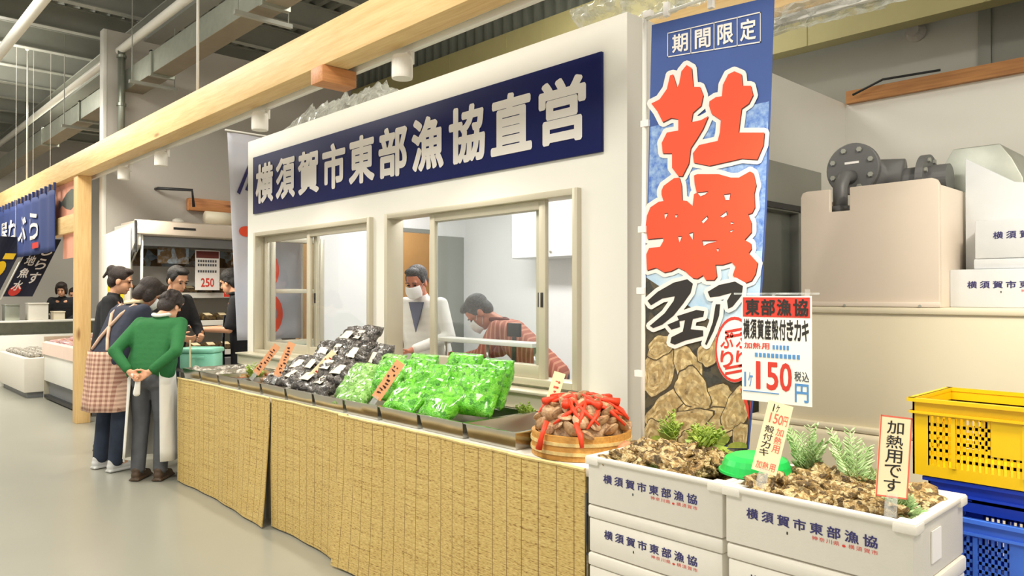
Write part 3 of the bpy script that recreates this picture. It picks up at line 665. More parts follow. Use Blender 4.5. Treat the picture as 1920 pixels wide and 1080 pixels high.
# ---------------------------------------------------------------- packs in the trays
def pillow(sx, sy, sz, seed, amp=.12, n=14):
    def f(sgn):
        def g(u, v):
            e = (1-abs(2*u-1)**2.6)*(1-abs(2*v-1)**2.6)
            q = noise.noise(Vector((u*4, v*4, seed)))*amp + noise.noise(Vector((u*11, v*11, seed+9)))*amp*.6
            return Vector(((u-.5)*sx*(1+.05*q), (v-.5)*sy, sgn*sz*.5*(max(0, e)**.45)*(1+q*1.6)+.1*sz*q))
        return g
    b = MB(); b.grid(f(1), n, n); b.grid(f(-1), n, n); bmesh.ops.remove_doubles(b.bm, verts=b.bm.verts, dist=.0004); return b
def pack_proto(name, mt, sx, sy, sz, seed, label=None):
    o = mk(name, pillow(sx, sy, sz, seed), mt, smooth=True, local=True, parent=None)
    return o
def put(o, loc, rot): o.matrix_world = Matrix.Translation(Vector(loc)) @ rot
def R(x=0, y=0, z=0): return Matrix.Rotation(math.radians(z), 4, 'Z') @ Matrix.Rotation(math.radians(x), 4, 'X') @ Matrix.Rotation(math.radians(y), 4, 'Y')
# bright green seaweed packs: standing and leaning back against the sill
gl = 'puffy bright green seaweed pack in the heap over the steel trays'
gp = [(-3.42, 2.33, .985, 62, 8), (-3.24, 2.37, .99, 66, -4), (-3.06, 2.34, .98, 60, 5), (-2.88, 2.38, .99, 64, -8), (-2.71, 2.35, .985, 62, 10), (-3.33, 2.46, 1.0, 74, 0), (-3.0, 2.49, 1.02, 76, 6), (-2.74, 2.47, 1.01, 72, -5), (-3.15, 2.27, .925, 40, 3), (-2.86, 2.27, .925, 38, -6)]
pr = [mk('seaweed_pack', pillow(.25, .25, .10, s, .3), 'greenpack', smooth=True, local=True) for s in (1., 2., 3.)]
for i, (x, y, z, a, r) in enumerate(gp):
    o = pr[i] if i < 3 else copy_tree(pr[i % 3]); setp(o, gl, 'seaweed pack', 'bright green seaweed packs'); put(o, (x, y, z), R(a, 0, r))
sl = 'pale green speckled pack leaning at the left of the bright green heap'
for i, (x, y, z, a, r) in enumerate([(-3.70, 2.30, .955, 48, 6), (-3.56, 2.40, 1.0, 60, -6), (-3.62, 2.26, .915, 36, 14)]):
    o = mk('seaweed_pack', pillow(.24, .25, .08, 20+i, .3), 'greenspeck', smooth=True, local=True); setp(o, sl, 'seaweed pack', 'pale green speckled packs'); put(o, (x, y, z), R(a, 0, r))
# dark seaweed packs with cream labels
bp = [(-4.62, 2.29, .905, 30, 6), (-4.40, 2.28, .915, 34, -10), (-4.18, 2.27, .915, 32, 8), (-3.98, 2.26, .91, 32, -5), (-4.52, 2.38, .97, 42, 12), (-4.28, 2.36, .99, 46, -6), (-4.06, 2.34, 1.0, 44, 4), (-3.90, 2.32, .98, 40, 10), (-4.36, 2.48, 1.06, 54, 8), (-4.14, 2.46, 1.09, 50, -8), (-3.96, 2.46, 1.08, 54, 5), (-4.16, 2.54, 1.165, 40, 3), (-4.02, 2.55, 1.175, 44, -10), (-3.82, 2.52, 1.06, 60, -12)]
bl = 'dark brown seaweed pack in clear film with a cream label, in the tall heap'
proto = []
for s in (31., 32., 33.):
    o = mk('dark_seaweed_pack', pillow(.24, .2, .085, s, .45), 'blackpack', smooth=True, local=True)
    b = MB(); b.grid(lambda u, v: Vector((-.045+.09*u, -.05+.07*v, .048+.004*math.sin(u*3))), 4, 4, th=(0, 0, .002)); W[o] = Matrix.Identity(4); mk('label', b, 'label', o, local=True)
    proto.append(o)
for i, (x, y, z, a, r) in enumerate(bp):
    o = proto[i] if i < 3 else copy_tree(proto[i % 3]); setp(o, bl, 'seaweed pack', 'dark seaweed packs'); put(o, (x, y, z), R(a, 0, r))
# shellfish and seaweed in the left trays
def blob_mesh(r, seed, flat=.5, amp=.35, sub=2):
    bm = bmesh.new(); bmesh.ops.create_icosphere(bm, subdivisions=sub, radius=1)
    for v in bm.verts:
        n = v.co.normalized(); q = 1+amp*noise.noise(n*1.6+Vector((seed, 0, 0)))+amp*.5*noise.noise(n*4.2+Vector((0, seed, 0)))+amp*.25*noise.noise(n*9+Vector((0, 0, seed)))
        v.co = Vector((n.x*r*q, n.y*r*q*.72, n.z*r*q*flat))
    b = MB(); b.bm.free(); b.bm = bm; return b
def heap(name, protos, spots_, label, cat, group):
    for i, (loc, rot, sc) in enumerate(spots_):
        o = protos[i] if i < len(protos) else copy_tree(protos[i % len(protos)])
        setp(o, label, cat, group); o.matrix_world = Matrix.Translation(Vector(loc)) @ rot @ Matrix.Scale(sc, 4)
rr = random.Random(3)
def tray_spots(x, n, h): return [((x+rr.uniform(-.12, .12), 2.375+rr.uniform(-.18, .18), .825+rr.uniform(0, h)), R(rr.uniform(-30, 30), rr.uniform(-30, 30), rr.uniform(0, 360)), rr.uniform(.8, 1.15)) for _ in range(n)]
pale = spots('pale_shell', [(70, 66, 60), (150, 142, 130), (206, 200, 188), (110, 100, 88)], 50, .4)
brownm = spots('brown_shellfish', [(60, 44, 34), (110, 78, 50), (150, 112, 70), (84, 96, 40)], 40, .4)
redm = spots('red_weed', [(96, 44, 30), (150, 80, 40), (110, 120, 50), (70, 60, 36)], 30, .4)
for x, mt, l, nm in ((TX[10], pale, 'pale grey shell piled in the far left steel tray', 'shell'), (TX[9], pale, 'pale grey shell piled in the second steel tray from the left', 'shell'), (TX[8], redm, 'clump of reddish seaweed in the steel tray with an orange card', 'seaweed_clump'), (TX[7], brownm, 'brown shellfish in the steel tray just left of the dark packs', 'shellfish')):
    heap(nm, [mk(nm, blob_mesh(.04, 50+k+x, .6), mt, smooth=True, local=True) for k in range(3)], tray_spots(x, 20, .05), l, nm.replace('_', ' '), l.split(' in ')[0]+'s in '+l.split(' in ')[1] if ' in ' in l else nm)
# greens along the back of the right trays, leaves at the left
def leafy(name, loc, n, length, mt, label, cat, spread=.6, leaf=.03, seed=1, fern=False):
    r = random.Random(seed); b = MB(); st = MB(); base = Vector(loc)
    for k in range(n):
        a = r.uniform(0, 2*PI); tilt = r.uniform(.1, spread); d = Vector((math.cos(a)*math.sin(tilt), math.sin(a)*math.sin(tilt), math.cos(tilt)))
        L = length*r.uniform(.7, 1.05); side = d.cross(Vector((0, 0, 1))); side = side.normalized() if side.length > .01 else Vector((1, 0, 0))
        pts = [base+d*L*t+Vector((0, 0, -.12*L*t*t*tilt*2)) for t in (0, .25, .5, .75, 1)]
        st.tube(pts, [.0022, .002, .0016, .0012, .0006], 5)
        m = 11 if fern else 5
        for j in range(1, m+1):
            t = j/m; p = base+d*L*t+Vector((0, 0, -.12*L*t*t*tilt*2))
            for sg_ in (-1, 1):
                ll = leaf*(1.15-t*.75)*r.uniform(.8, 1.2); ld = (d*.75+side*sg_*.8+Vector((r.uniform(-.2, .2), r.uniform(-.2, .2), r.uniform(-.1, .2)))).normalized(); lw = ld.cross(side+d*.3).normalized()*ll*(.16 if fern else .3)
                up = ld.cross(lw).normalized()*.0012
                q = [p, p+ld*ll*.5+lw, p+ld*ll, p+ld*ll*.5-lw]
                b.add([v-up for v in q]+[v+up for v in q], [(0, 1, 2, 3), (7, 6, 5, 4), (0, 4, 5, 1), (1, 5, 6, 2), (2, 6, 7, 3), (3, 7, 4, 0)])
    t = thing(name, label, cat, loc); mk('leaves', b, mt, t); mk('stems', st, mt, t, smooth=True); return t
leafy('leaf_bunch', (-2.62, 2.58, .83), 16, .09, 'leaf2', 'small bunch of green leaves at the back of the empty trays', 'greens', 1.3, .04, 3)
leafy('leaf_bunch', (-5.05, 2.30, .84), 14, .12, 'leaf2', 'small upright green leaves beside the leftmost orange card', 'greens', .7, .05, 4)
# price cards on the trays: leaning strips on clear clips
def strip_card(name, x, y, z, wd, ln, leanx, leany, mt, label, ink, seed, txt=None, border=None, zr=0):
    t = thing(name, label, 'price card', (x, y, z)); t.rotation_euler = (math.radians(leanx), math.radians(leany), math.radians(zr)); 
    b = MB(); b.box(-wd/2, wd/2, -.001, .001, .05, .05+ln); mk('card', b, mt, t, local=True)
    c = MB(); c.box(-.014, .014, -.006, .006, -.0, .062); mk('clip', c, 'acryl', t, local=True)
    r = random.Random(seed); b = MB()
    if txt:
        for (s_, inkm, u0, v0, u1, v1, vert, bold) in txt:
            bb = MB(); write(bb, s_, lambda u, v: Vector((u*wd/2, -.0016, .05+v*ln)), u0, v0, u1, v1, bold, vert); mk('card_text', bb, inkm, t, local=True)
    else:
        for k in range(9):
            v = .05+ln*(.12+.085*k); u = r.uniform(-.25, .1)*wd
            for q in range(3): 
                a = u+r.uniform(-.15, .2)*wd; b.box(a, a+wd*r.uniform(.1, .3), -.0016, -.001, v+r.uniform(0, .008), v+r.uniform(.010, .014))
        mk('ink_marks', b, ink, t, local=True)
    if border:
        b = MB(); e = .004
        b.box(-wd/2, wd/2, -.0014, -.001, .05, .05+e); b.box(-wd/2, wd/2, -.0014, -.001, .05+ln-e, .05+ln); b.box(-wd/2, -wd/2+e, -.0014, -.001, .05, .05+ln); b.box(wd/2-e, wd/2, -.0014, -.001, .05, .05+ln); mk('card_border', b, border, t, local=True)
    return t
strip_card('price_card', -4.90, 2.20, .87, .05, .24, -10, 36, 'orangecard', 'orange price strip leaning over the small green leaves, leftmost of all strips', 'brownink', 1, zr=38)
strip_card('price_card', -4.57, 2.20, .87, .05, .24, -10, 22, 'orangecard', 'orange price strip leaning over the reddish seaweed tray', 'brownink', 2, zr=38)
strip_card('price_card', -4.20, 2.185, .86, .05, .27, -10, 42, 'cream', 'cream price strip leaning against the dark seaweed packs', 'redink', 3, zr=38)
strip_card('price_card', -3.36, 2.16, .86, .055, .23, -10, 33, 'orangecard', 'orange price strip leaning in front of the green seaweed packs', 'brownink', 4, zr=38)
strip_card('price_card', -2.21, 2.26, .83, .05, .25, -8, 16, 'cream', 'cream price strip standing behind the clam tub', 'pinkink', 5, zr=38)

# ---------------------------------------------------------------- clam tub
TC = (-2.04, 2.33)
t = thing('wooden_tub', 'round shallow wooden tub full of clams at the right end of the counter', 'tub', (TC[0], TC[1], .80))
b = MB(); b.lathe((TC[0], TC[1], .80), [(.0001, .012), (.185, .012), (.190, .095), (.205, .095), (.205, 0), (.0001, 0), (.0001, .012)], 40); mk('staves', b, 'bucket', t)
for z in (.022, .058):
    b = MB(); b.lathe((TC[0], TC[1], .80), [(.2055, z), (.209, z), (.209, z+.013), (.2055, z+.013), (.2055, z)], 40); mk('hoop', b, 'reedge', t)
def clam_mesh(r):
    b = MB()
    def f(sgn):
        def g(u, v):
            a = 2*PI*u; rad = r*(1+.18*math.cos(a))*v; z = sgn*r*.42*(1-v**2)**.6 if v < 1 else 0
            rib = .012*r*math.sin(v*40)
            return Vector((rad*math.cos(a)-.1*r, rad*math.sin(a)*.92, z+sgn*rib))
        return g
    b.grid(f(1), 20, 8); b.grid(f(-1), 20, 8); bmesh.ops.remove_doubles(b.bm, verts=b.bm.verts, dist=.0004); return b
rr = random.Random(11); sp = []
for k in range(74):
    a = k*2.39996; q = math.sqrt((k+.5)/74); rad = q*.185
    z = .895+.125*(1-q**2)**.8+rr.uniform(-.006, .012)
    sp.append(((TC[0]+rad*math.cos(a)+rr.uniform(-.01, .01), TC[1]+rad*math.sin(a)+rr.uniform(-.01, .01), z), R(rr.uniform(-60, 60), rr.uniform(-60, 60), rr.uniform(0, 360)), rr.uniform(.85, 1.2)))
heap('clam', [mk('clam', clam_mesh(.034), 'clam', smooth=True, local=True) for _ in range(1)], sp, 'tan ribbed clam heaped in the round wooden tub', 'clam', 'clams in the wooden tub')
b = MB(); b.ell((TC[0], TC[1], .885), (.178, .178, .105)); mk('clam_fill', b, 'clam', smooth=True, label='packed mass of clams under the loose top ones in the wooden tub', cat='clams', kind='stuff')
# red net bags: drawn-up mouths and net bands over the heap
rr = random.Random(5)
for k in range(7):
    a0 = k*.9+.3; b = MB(); top = Vector((TC[0]+.13*math.cos(a0), TC[1]+.13*math.sin(a0), .99+.03*math.sin(k*2.1)))
    def dome(a, q): return Vector((TC[0]+q*.205*math.cos(a), TC[1]+q*.205*math.sin(a), .915+.125*(1-q*q)**.7))
    for s in range(4):
        a1 = a0+rr.uniform(-1.1, 1.1); q0, q1 = rr.uniform(.1, .5), rr.uniform(.8, .99)
        b.tube([dome(a0+(a1-a0)*tt, q0+(q1-q0)*tt) for tt in (0, .25, .5, .75, 1)], [.005, .010, .006, .010, .004], 6)
    tip = dome(a0+.25, .7)+Vector((.015*math.cos(a0), .015*math.sin(a0), .018)); b.tube([dome(a0, .5), dome(a0+.1, .58)+Vector((0, 0, .012)), tip], [.016, .010, .017], 7)
    mk('net_bag', b, 'red', smooth=True, label='red net bag twisted over the clams in the wooden tub', cat='net bag', group='red net bags of clams')
b = MB(); b.tube([(-2.05, 2.135, .945), (-2.045, 2.105, .90), (-2.06, 2.10, .84)], [.012, .009, .014], 7); b.tube([(-1.92, 2.16, .95), (-1.875, 2.14, .91), (-1.86, 2.13, .87)], [.010, .012, .008], 7); mk('net_bag', b, 'red', smooth=True, label='red net tails hanging down over the rim of the wooden tub', cat='net bag')
b = MB(); b.grid(lambda u, v: Vector((-1.80+.24*u, 2.24+.14*v+.03*u, .835+.045*math.sin(PI*v)+.012*noise.noise(Vector((u*7, v*7, 2)))-.0*u)), 14, 8, th=(0, 0, -.02)); mk('folded_net', b, 'net', smooth=True, label='folded orange net lying between the wooden tub and the left foam box', cat='net')

# ---------------------------------------------------------------- foam boxes at the front
BOXH = .172; BT = .868
def foam_box(x0, x1, y0, y1, z0, h, label, lid=True, open_=False, mt='foam', group='foam boxes in front of the counter', text=True, textz=None, hole=True):
    t = thing('foam_box', label, 'foam box', ((x0+x1)/2, (y0+y1)/2, z0), 0, group)
    b = MB(); body = h-(.05 if lid else 0); z1 = z0+body
    if open_:
        w_ = .03; n = .0
        pr_ = [(0, z0), (0, z1-.02), (-.008, z1-.016), (-.008, z1), (w_*.5, z1), (w_*.5, z1-.008), (w_, z1-.008), (w_+.008, z0+.03)]
        rings = [[Vector((x0+i, y0+i, z)), Vector((x1-i, y0+i, z)), Vector((x1-i, y1-i, z)), Vector((x0+i, y1-i, z))] for i, z in pr_]
        m = len(rings); fs = [(3, 2, 1, 0), tuple(4*(m-1)+i for i in range(4))]
        for k in range(m-1):
            for i in range(4): fs.append((k*4+i, k*4+(i+1) % 4, k*4+4+(i+1) % 4, k*4+4+i))
        b.add(sum(rings, []), fs)
        for cx in (x0-.009, x1-.05):
            for cy in (y0-.009, y1-.05): b.box(cx, cx+.06, cy, cy+.06, z1-.03, z1-.003)
    else: b.box(x0, x1, y0, y1, z0, z1-.001)
    mk('box_body', b, mt, t, bevel=.006)
    if lid:
        b = MB(); b.box(x0-.004, x1+.004, y0-.004, y1+.004, z1, z1+.046); mk('lid', b, mt, t, bevel=.008)
    if text:
        yb = y0-.0012; zc = z0+body*.52; wx = x1-x0
        b = MB(); write(b, '横須賀市東部漁協', lambda u, v: Vector((u, yb, v)), x0+wx*.12, zc-.004, x0+wx*.845, zc+.028, .022, gap=.22); mk('box_lettering', b, 'navyink', t)
        b = MB(); write(b, '神奈川県・横須賀市', lambda u, v: Vector((u, yb, v)), x0+wx*.5, zc-.021, x0+wx*.84, zc-.009, .0, gap=.2); mk('box_small_lettering', b, 'redink', t)
        b = MB(); b.box(x0+wx*.365, x0+wx*.372, yb, y0+.001, zc-.024, zc-.016); mk('vent_mark', b, 'dark', t)
    return t
for i in range(5):
    z0 = BT-BOXH*(i+1); pos = ['topmost', 'second from the top', 'third from the top', 'fourth from the top', 'lowest'][i]
    if i == 0:
        foam_box(-1.765, -1.222, 2.055, 2.46, z0, BOXH, 'open white foam box of oysters beside the reed blind, topmost of the left stack', lid=False, open_=True)
        foam_box(-1.205, -.672, 2.045, 2.45, z0, BOXH, 'open white foam box of oysters with the leafy sprigs, topmost of the right stack', lid=False, open_=True)
    else:
        foam_box(-1.765, -1.226, 2.06, 2.46, z0, BOXH, 'lidded white foam box in the stack beside the reed blind, %s' % pos)
        foam_box(-1.200, -.668, 2.05, 2.45, z0, BOXH, 'lidded white foam box in the right stack under the sprigs, %s' % pos)
b = MB(); b.box(-.671, -.668, 2.17, 2.245, .735, .82); mk('box_label', b, 'paper', label='blank white label on the right end of the top right foam box', cat='label')
# oysters
rr = random.Random(21)
oy = [mk('oyster', blob_mesh(.058, 70+k*3.3, .38, .55, 3), 'oyster', smooth=True, local=True) for k in range(4)]
def oy_spots(x0, x1, y0, y1, z, h, n, seed):
    r = random.Random(seed); out = []
    for k in range(n):
        u, v = (k*.754877) % 1, (k*.569840) % 1
        out.append(((x0+(x1-x0)*u, y0+(y1-y0)*v, z+h*(.4+.6*math.sin(PI*u)*math.sin(PI*v))+r.uniform(-.008, .012)), R(r.uniform(-35, 35), r.uniform(-35, 35), r.uniform(0, 360)), r.uniform(.75, 1.15)))
    return out
heap('oyster', oy, oy_spots(-1.71, -1.36, 2.11, 2.41, .83, .05, 62, 1), 'rough brown oyster heaped in the left open foam box', 'oyster', 'oysters in the left foam box')
oy2 = [copy_tree(o) for o in oy]
heap('oyster', oy2, oy_spots(-1.14, -.74, 2.11, 2.39, .83, .045, 74, 2), 'rough brown oyster heaped in the right open foam box', 'oyster', 'oysters in the right foam box')
for x0, x1, y0, y1, l in ((-1.735, -1.25, 2.09, 2.425, 'bed of crushed shell under the oysters in the left open foam box'), (-1.175, -.705, 2.08, 2.415, 'bed of crushed shell under the oysters in the right open foam box')):
    b = MB(); b.grid(lambda u, v: Vector((x0+(x1-x0)*u, y0+(y1-y0)*v, .80+.02*noise.noise(Vector((u*9, v*9, 3))))), 30, 20, th=(0, 0, -.06)); mk('shell_bed', b, 'oyster', smooth=False, label=l, cat='shells', kind='stuff')
# green liner, bowl, greens
b = MB(); b.grid(lambda u, v: Vector((-1.735+.46*u, 2.088+.04*v+.012*math.sin(u*20), .845+.012*math.sin(u*13)-.01*v)), 30, 4, th=(0, 0, -.003)); mk('green_liner', b, 'bowlgreen', smooth=True, label='thin green plastic liner showing along the front rim of the left foam box', cat='liner')
t = thing('green_bowl', 'bright green plastic bowl turned over on the rims where the two open foam boxes meet', 'bowl', (-1.215, 2.25, .871))
b = MB(); b.lathe((-1.215, 2.25, .871), [(.108, .0), (.112, .004), (.106, .028), (.098, .045), (.075, .056), (.02, .06), (.0001, .06)], 36); mk('bowl_shell', b, 'bowlgreen', t, smooth=False, bevel=0)
b = MB(); b.lathe((-1.215, 2.25, .871), [(.106, .0), (.118, .0), (.118, .008), (.106, .008), (.106, .0)], 36); mk('rim', b, 'bowlgreen', t)
leafy('leaf_bunch', (-1.50, 2.40, .87), 22, .12, 'leaf2', 'low spray of yellow-green leaves at the back of the left foam box', 'greens', 1.2, .05, 8)
leafy('leaf_bunch', (-1.66, 2.41, .87), 8, .13, 'leaf2', 'small green leaf spray in the far left corner of the left foam box', 'greens', .7, .05, 9)
leafy('cypress_sprig', (-1.09, 2.33, .87), 9, .185, 'leaf', 'feathery green sprig standing in the right foam box beside the green bowl', 'sprig', .75, .05, 10, True)
leafy('cypress_sprig', (-.915, 2.30, .86), 10, .20, 'leaf', 'feathery green sprig in the middle of the right foam box', 'sprig', .75, .052, 11, True)
leafy('cypress_sprig', (-.735, 2.18, .83), 12, .09, 'leaf', 'short feathery sprig in front, under the heat-before-eating card', 'sprig', 1.0, .045, 12, True)
# the two big cards of the oyster boxes and the printed price sheet
strip_card('price_card', -1.115, 2.085, .865, .075, .215, -8, 16, 'cream', 'cream handwritten card leaning over the green bowl', 'blackink', 6, zr=40, txt=[
    ('殻付カキ', 'blackink', -.75, .22, -.02, .66, True, .008), ('150円', 'pinkink', -.7, .70, .85, .84, False, .008), ('加熱用', 'pinkink', .15, .30, .75, .66, True, .008), ('1ヶ', 'blackink', -.6, .86, .0, .97, False, .008), ('加熱用', 'pinkink', -.8, .04, .8, .15, False, .008)])
strip_card('price_card', -.745, 2.09, .86, .082, .215, -6, 6, 'cream', 'cream handwritten card with a coral border at the right end of the foam boxes', 'blackink', 7, zr=40, border='pinkink', txt=[('加熱用です', 'blackink', -.55, .06, .5, .95, True, .008)])
# printed sheet on a stand
t = thing('price_sheet', 'printed white price sheet with a red heading, hanging in front of the blue banner', 'price sheet', (-1.29, 2.53, 0))
PS = lambda u, v: Vector((-1.42+.265*u, 2.526, 1.06+.385*v))
b = MB(); b.prism([(0, 0), (1, 0), (1, 1), (0, 1)], lambda u, v, d: PS(u, v)+Vector((0, d, 0)), 0, .003); mk('sheet', b, 'paper', t)
b = MB(); b.prism([(.02, .80), (.98, .80), (.98, .985), (.02, .985)], lambda u, v, d: PS(u, v)+Vector((0, d, 0)), -.001, 0); mk('red_heading', b, 'redink', t)
b = MB(); write(b, '東部漁協', lambda u, v: PS(u, v)-Vector((0, .002, 0)), .05, .815, .97, .97, .03); write(b, '横須賀産殻付きカキ', lambda u, v: PS(u, v)-Vector((0, .001, 0)), .02, .585, .97, .78, .03); mk('black_lettering', b, 'blackink', t)
b = MB(); write(b, '加熱用', lambda u, v: PS(u, v)-Vector((0, .001, 0)), .03, .495, .42, .555, .02); write(b, '150', lambda u, v: PS(u, v)-Vector((0, .001, 0)), .17, .115, .74, .38, .02); mk('red_lettering', b, 'redink', t)
b = MB(); write(b, '1ケ', lambda u, v: PS(u, v)-Vector((0, .001, 0)), .02, .13, .17, .27, .02); write(b, '円', lambda u, v: PS(u, v)-Vector((0, .001, 0)), .76, .03, .97, .20, .02)
for k in range(11): b.box(*(lambda p, q: (p.x, q.x, 2.5245, 2.5255, p.z, q.z))(PS(.2+.06*k, .42), PS(.2+.06*k+.04, .46)))
for k in range(5): b.box(*(lambda p, q: (p.x, q.x, 2.5245, 2.5255, p.z, q.z))(PS(.46+.05*k, .5), PS(.46+.05*k+.03, .54)))
b.box(*(lambda p, q: (p.x, q.x, 2.5245, 2.5255, p.z, q.z))(PS(.02, .085), PS(.55, .093))); mk('blue_lettering', b, 'blueink', t)
b = MB(); write(b, '税込', lambda u, v: PS(u, v)-Vector((0, .001, 0)), .76, .22, .97, .31, .02); mk('grey_lettering', b, 'greytr', t)
b = MB(); b.box(-1.45, -1.13, 2.522, 2.533, 1.449, 1.456); b.box(-1.175, -1.165, 2.518, 2.537, 1.44, 1.468); mk('hanging_rail', b, 'acryl', t)
b = MB(); b.tube([(-1.30, 2.537, 0), (-1.30, 2.537, 1.449)], .006); b.lathe((-1.30, 2.537, 0), [(.09, 0), (.09, .012), (.01, .016), (.0001, .016)], 20); mk('stand', b, 'acryl', t)
# ---------------------------------------------------------------- the tall blue oyster banner
BY = 2.70
bt = thing('tall_banner', 'tall blue upright banner with huge red and black brush characters and a printed oyster picture', 'banner', (-1.95, BY, 0))
b = MB(); b.tube([(-2.005, BY, .02), (-1.985, BY, 2.70)], .011, 12); mk('pole', b, 'wall', bt, smooth=True)
b = MB(); b.tube([(-1.985, BY, 2.672), (-1.36, BY, 2.685)], .007, 10); mk('cross_rod', b, 'wall', bt, smooth=True)
b = MB(); b.lathe((-2.005, BY, 0), [(.10, 0), (.10, .06), (.03, .08), (.016, .14), (.0001, .14)], 28); mk('base', b, 'wall', bt)
def bp(x, y, e=0.): p = pY(x, y, BY); p.y -= e; return p      # a traced point of the print, on the banner's own plane
outl = [(1222, 47), (1452, -8), (1445, 200), (1437, 400), (1424, 620), (1404, 842), (1300, 842), (1203, 842), (1207, 620), (1214, 300)]
lv = lambda x0, y0, x1, y1, t: (x0+(x1-x0)*t, y0+(y1-y0)*t)
def edgeL(y): return 1203+(1222-1203)*max(0, min(1, (842-y)/795))
def edgeR(y):
    k = [(-8, 1452), (200, 1445), (400, 1437), (620, 1424), (842, 1404)]
    for (a, x0), (c, x1) in zip(k, k[1:]):
        if y <= c: return x0+(x1-x0)*(y-a)/(c-a)
    return 1404
def band(name, mt, ya0, ya1, yb0, yb1, th=False, e=0., l=0., r=0.):
    "strip of the cloth from the upper edge (ya0 at left, ya1 at right) to the lower one"
    def f(u, v):
        y = (ya0+(ya1-ya0)*u)*(1-v)+(yb0+(yb1-yb0)*u)*v; x = edgeL(y)+l+(edgeR(y)-r-edgeL(y)-l)*u; return bp(x, y, e)
    b = MB(); b.grid(f, 12, 12, th=(0, .0025, 0) if th else None); return mk(name, b, mt, bt)
band('banner_cloth', 'bannerblue', 47, -8, 842, 842, True)
band('wave_print', 'bannersky', 238, 190, 560, 540, e=.0012, l=2, r=3)
band('pale_print', 'bannerpale', 480, 470, 640, 640, e=.0016, l=2, r=3)
band('dark_print', 'bannerdark', 520, 660, 800, 842, e=.0020, l=1, r=3)
for y in (27, 232, 430, 545, 700):
    b = MB(); q = bp(edgeL(y)-6, y); b.box(q.x-.022, q.x+.02, BY-.013, BY+.013, q.z-.014, q.z+.014); mk('loop', b, 'paper', bt)
for x, y in ((1250, 18), (1333, 2)):
    q = bp(x, y); b = MB(); b.box(q.x-.012, q.x+.012, BY-.01, BY+.01, q.z-.03, q.z+.03); mk('loop', b, 'paper', bt)
def crop(pts, ox, oy, s): return [(ox+x/s, oy+y/s) for x, y in pts]
def inkpoly(name, polys, mt, e, dx=0, dy=0):
    b = MB()
    for p in polys: b.poly([bp(x+dx, y+dy, e) for x, y in p])
    return mk(name, b, mt, bt)
def halo(polys, wd, mt, e, name):
    b = MB(); b.union(polys, wd, lambda x, y: bp(x, y, e))
    return mk(name, b, mt, bt)
c1 = lambda p: crop(p, 1180, 0, 2.571); c2 = lambda p: crop(p, 1190, 280, 3.857); c3 = lambda p: crop(p, 1180, 400, 2.348)
RED = [c1([(110, 500), (150, 480), (185, 430), (200, 365), (215, 360), (235, 425), (245, 400), (255, 345), (280, 315), (305, 330), (312, 420), (345, 420), (360, 460), (350, 510), (310, 545), (303, 590), (350, 580), (385, 560), (360, 620), (330, 670), (300, 715), (290, 790), (260, 850), (240, 850), (210, 810), (210, 740), (165, 740), (160, 690), (185, 640), (240, 630), (240, 575), (205, 570), (165, 590), (140, 540)]),
       c1([(390, 490), (420, 470), (450, 465), (455, 410), (480, 360), (510, 345), (545, 360), (550, 415), (590, 415), (600, 460), (580, 500), (545, 525), (530, 640), (655, 640), (650, 700), (620, 770), (545, 765), (480, 780), (390, 800), (315, 785), (310, 740), (340, 700), (430, 680), (440, 640), (445, 580), (400, 550), (388, 510)]),
       c2([(200, 300), (215, 265), (290, 210), (330, 205), (345, 260), (350, 370), (385, 375), (425, 410), (435, 325), (455, 315), (440, 255), (435, 190), (460, 180), (610, 180), (700, 205), (760, 205), (840, 160), (865, 175), (885, 260), (870, 320), (875, 420), (855, 460), (825, 470), (850, 530), (850, 600), (800, 655), (845, 680), (850, 720), (830, 750), (895, 820), (880, 900), (850, 950), (810, 965), (740, 945), (715, 910), (735, 850), (705, 815), (640, 835), (590, 835), (600, 920), (580, 945), (520, 945), (500, 910), (460, 935), (420, 930), (370, 880), (320, 855), (270, 880), (220, 890), (160, 855), (95, 875), (90, 760), (110, 715), (190, 705), (215, 660), (210, 640), (100, 650), (85, 560), (95, 480), (120, 420), (180, 380), (215, 375), (200, 330)])]
HOLES = [c2(p) for p in ([(455, 318), (545, 308), (520, 330), (480, 345)], [(650, 330), (705, 322), (697, 372), (662, 372)], [(488, 525), (535, 482), (542, 500), (500, 545)], [(620, 490), (675, 450), (680, 478), (645, 498)], [(222, 470), (250, 464), (228, 515)], [(298, 478), (322, 478), (306, 500)], [(320, 632), (352, 632), (332, 682)], [(398, 612), (432, 602), (430, 662)], [(490, 664), (618, 664), (540, 682), (498, 704)], [(598, 722), (618, 722), (612, 748)], [(700, 528), (732, 535), (702, 545)], [(695, 592), (725, 585), (705, 604)])]
BLK = [c3(p) for p in ([(85, 385), (130, 345), (200, 305), (260, 290), (285, 310), (275, 350), (240, 400), (200, 450), (150, 490), (110, 505), (95, 495), (160, 440), (200, 385), (205, 365), (150, 375), (100, 405)], [(172, 490), (225, 468), (228, 500), (190, 512)], [(215, 452), (300, 425), (335, 430), (330, 455), (285, 465), (275, 510), (330, 515), (330, 540), (250, 560), (205, 578), (185, 570), (190, 545), (240, 520), (250, 470), (225, 475)], [(350, 345), (400, 315), (470, 300), (505, 320), (500, 360), (460, 410), (440, 420), (435, 385), (455, 350), (400, 365), (360, 370)], [(385, 400), (405, 400), (400, 450), (375, 520), (345, 580), (338, 575), (372, 480)])]
halo(RED, 9, 'letter', .0045, 'white_outline')
inkpoly('character_shadow', RED, 'brownink', .0055, 1.2, 1.8)
inkpoly('red_characters', RED, 'redprint', .0065)
shr = lambda p, k, dy: [(sum(x for x, y in p)/len(p)+(q[0]-sum(x for x, y in p)/len(p))*k, sum(y for x, y in p)/len(p)+(q[1]-sum(y for x, y in p)/len(p))*k+dy) for q in p]
inkpoly('gap_shadows', [shr(p, .9, -1.6) for p in HOLES], 'brownink', .0075)
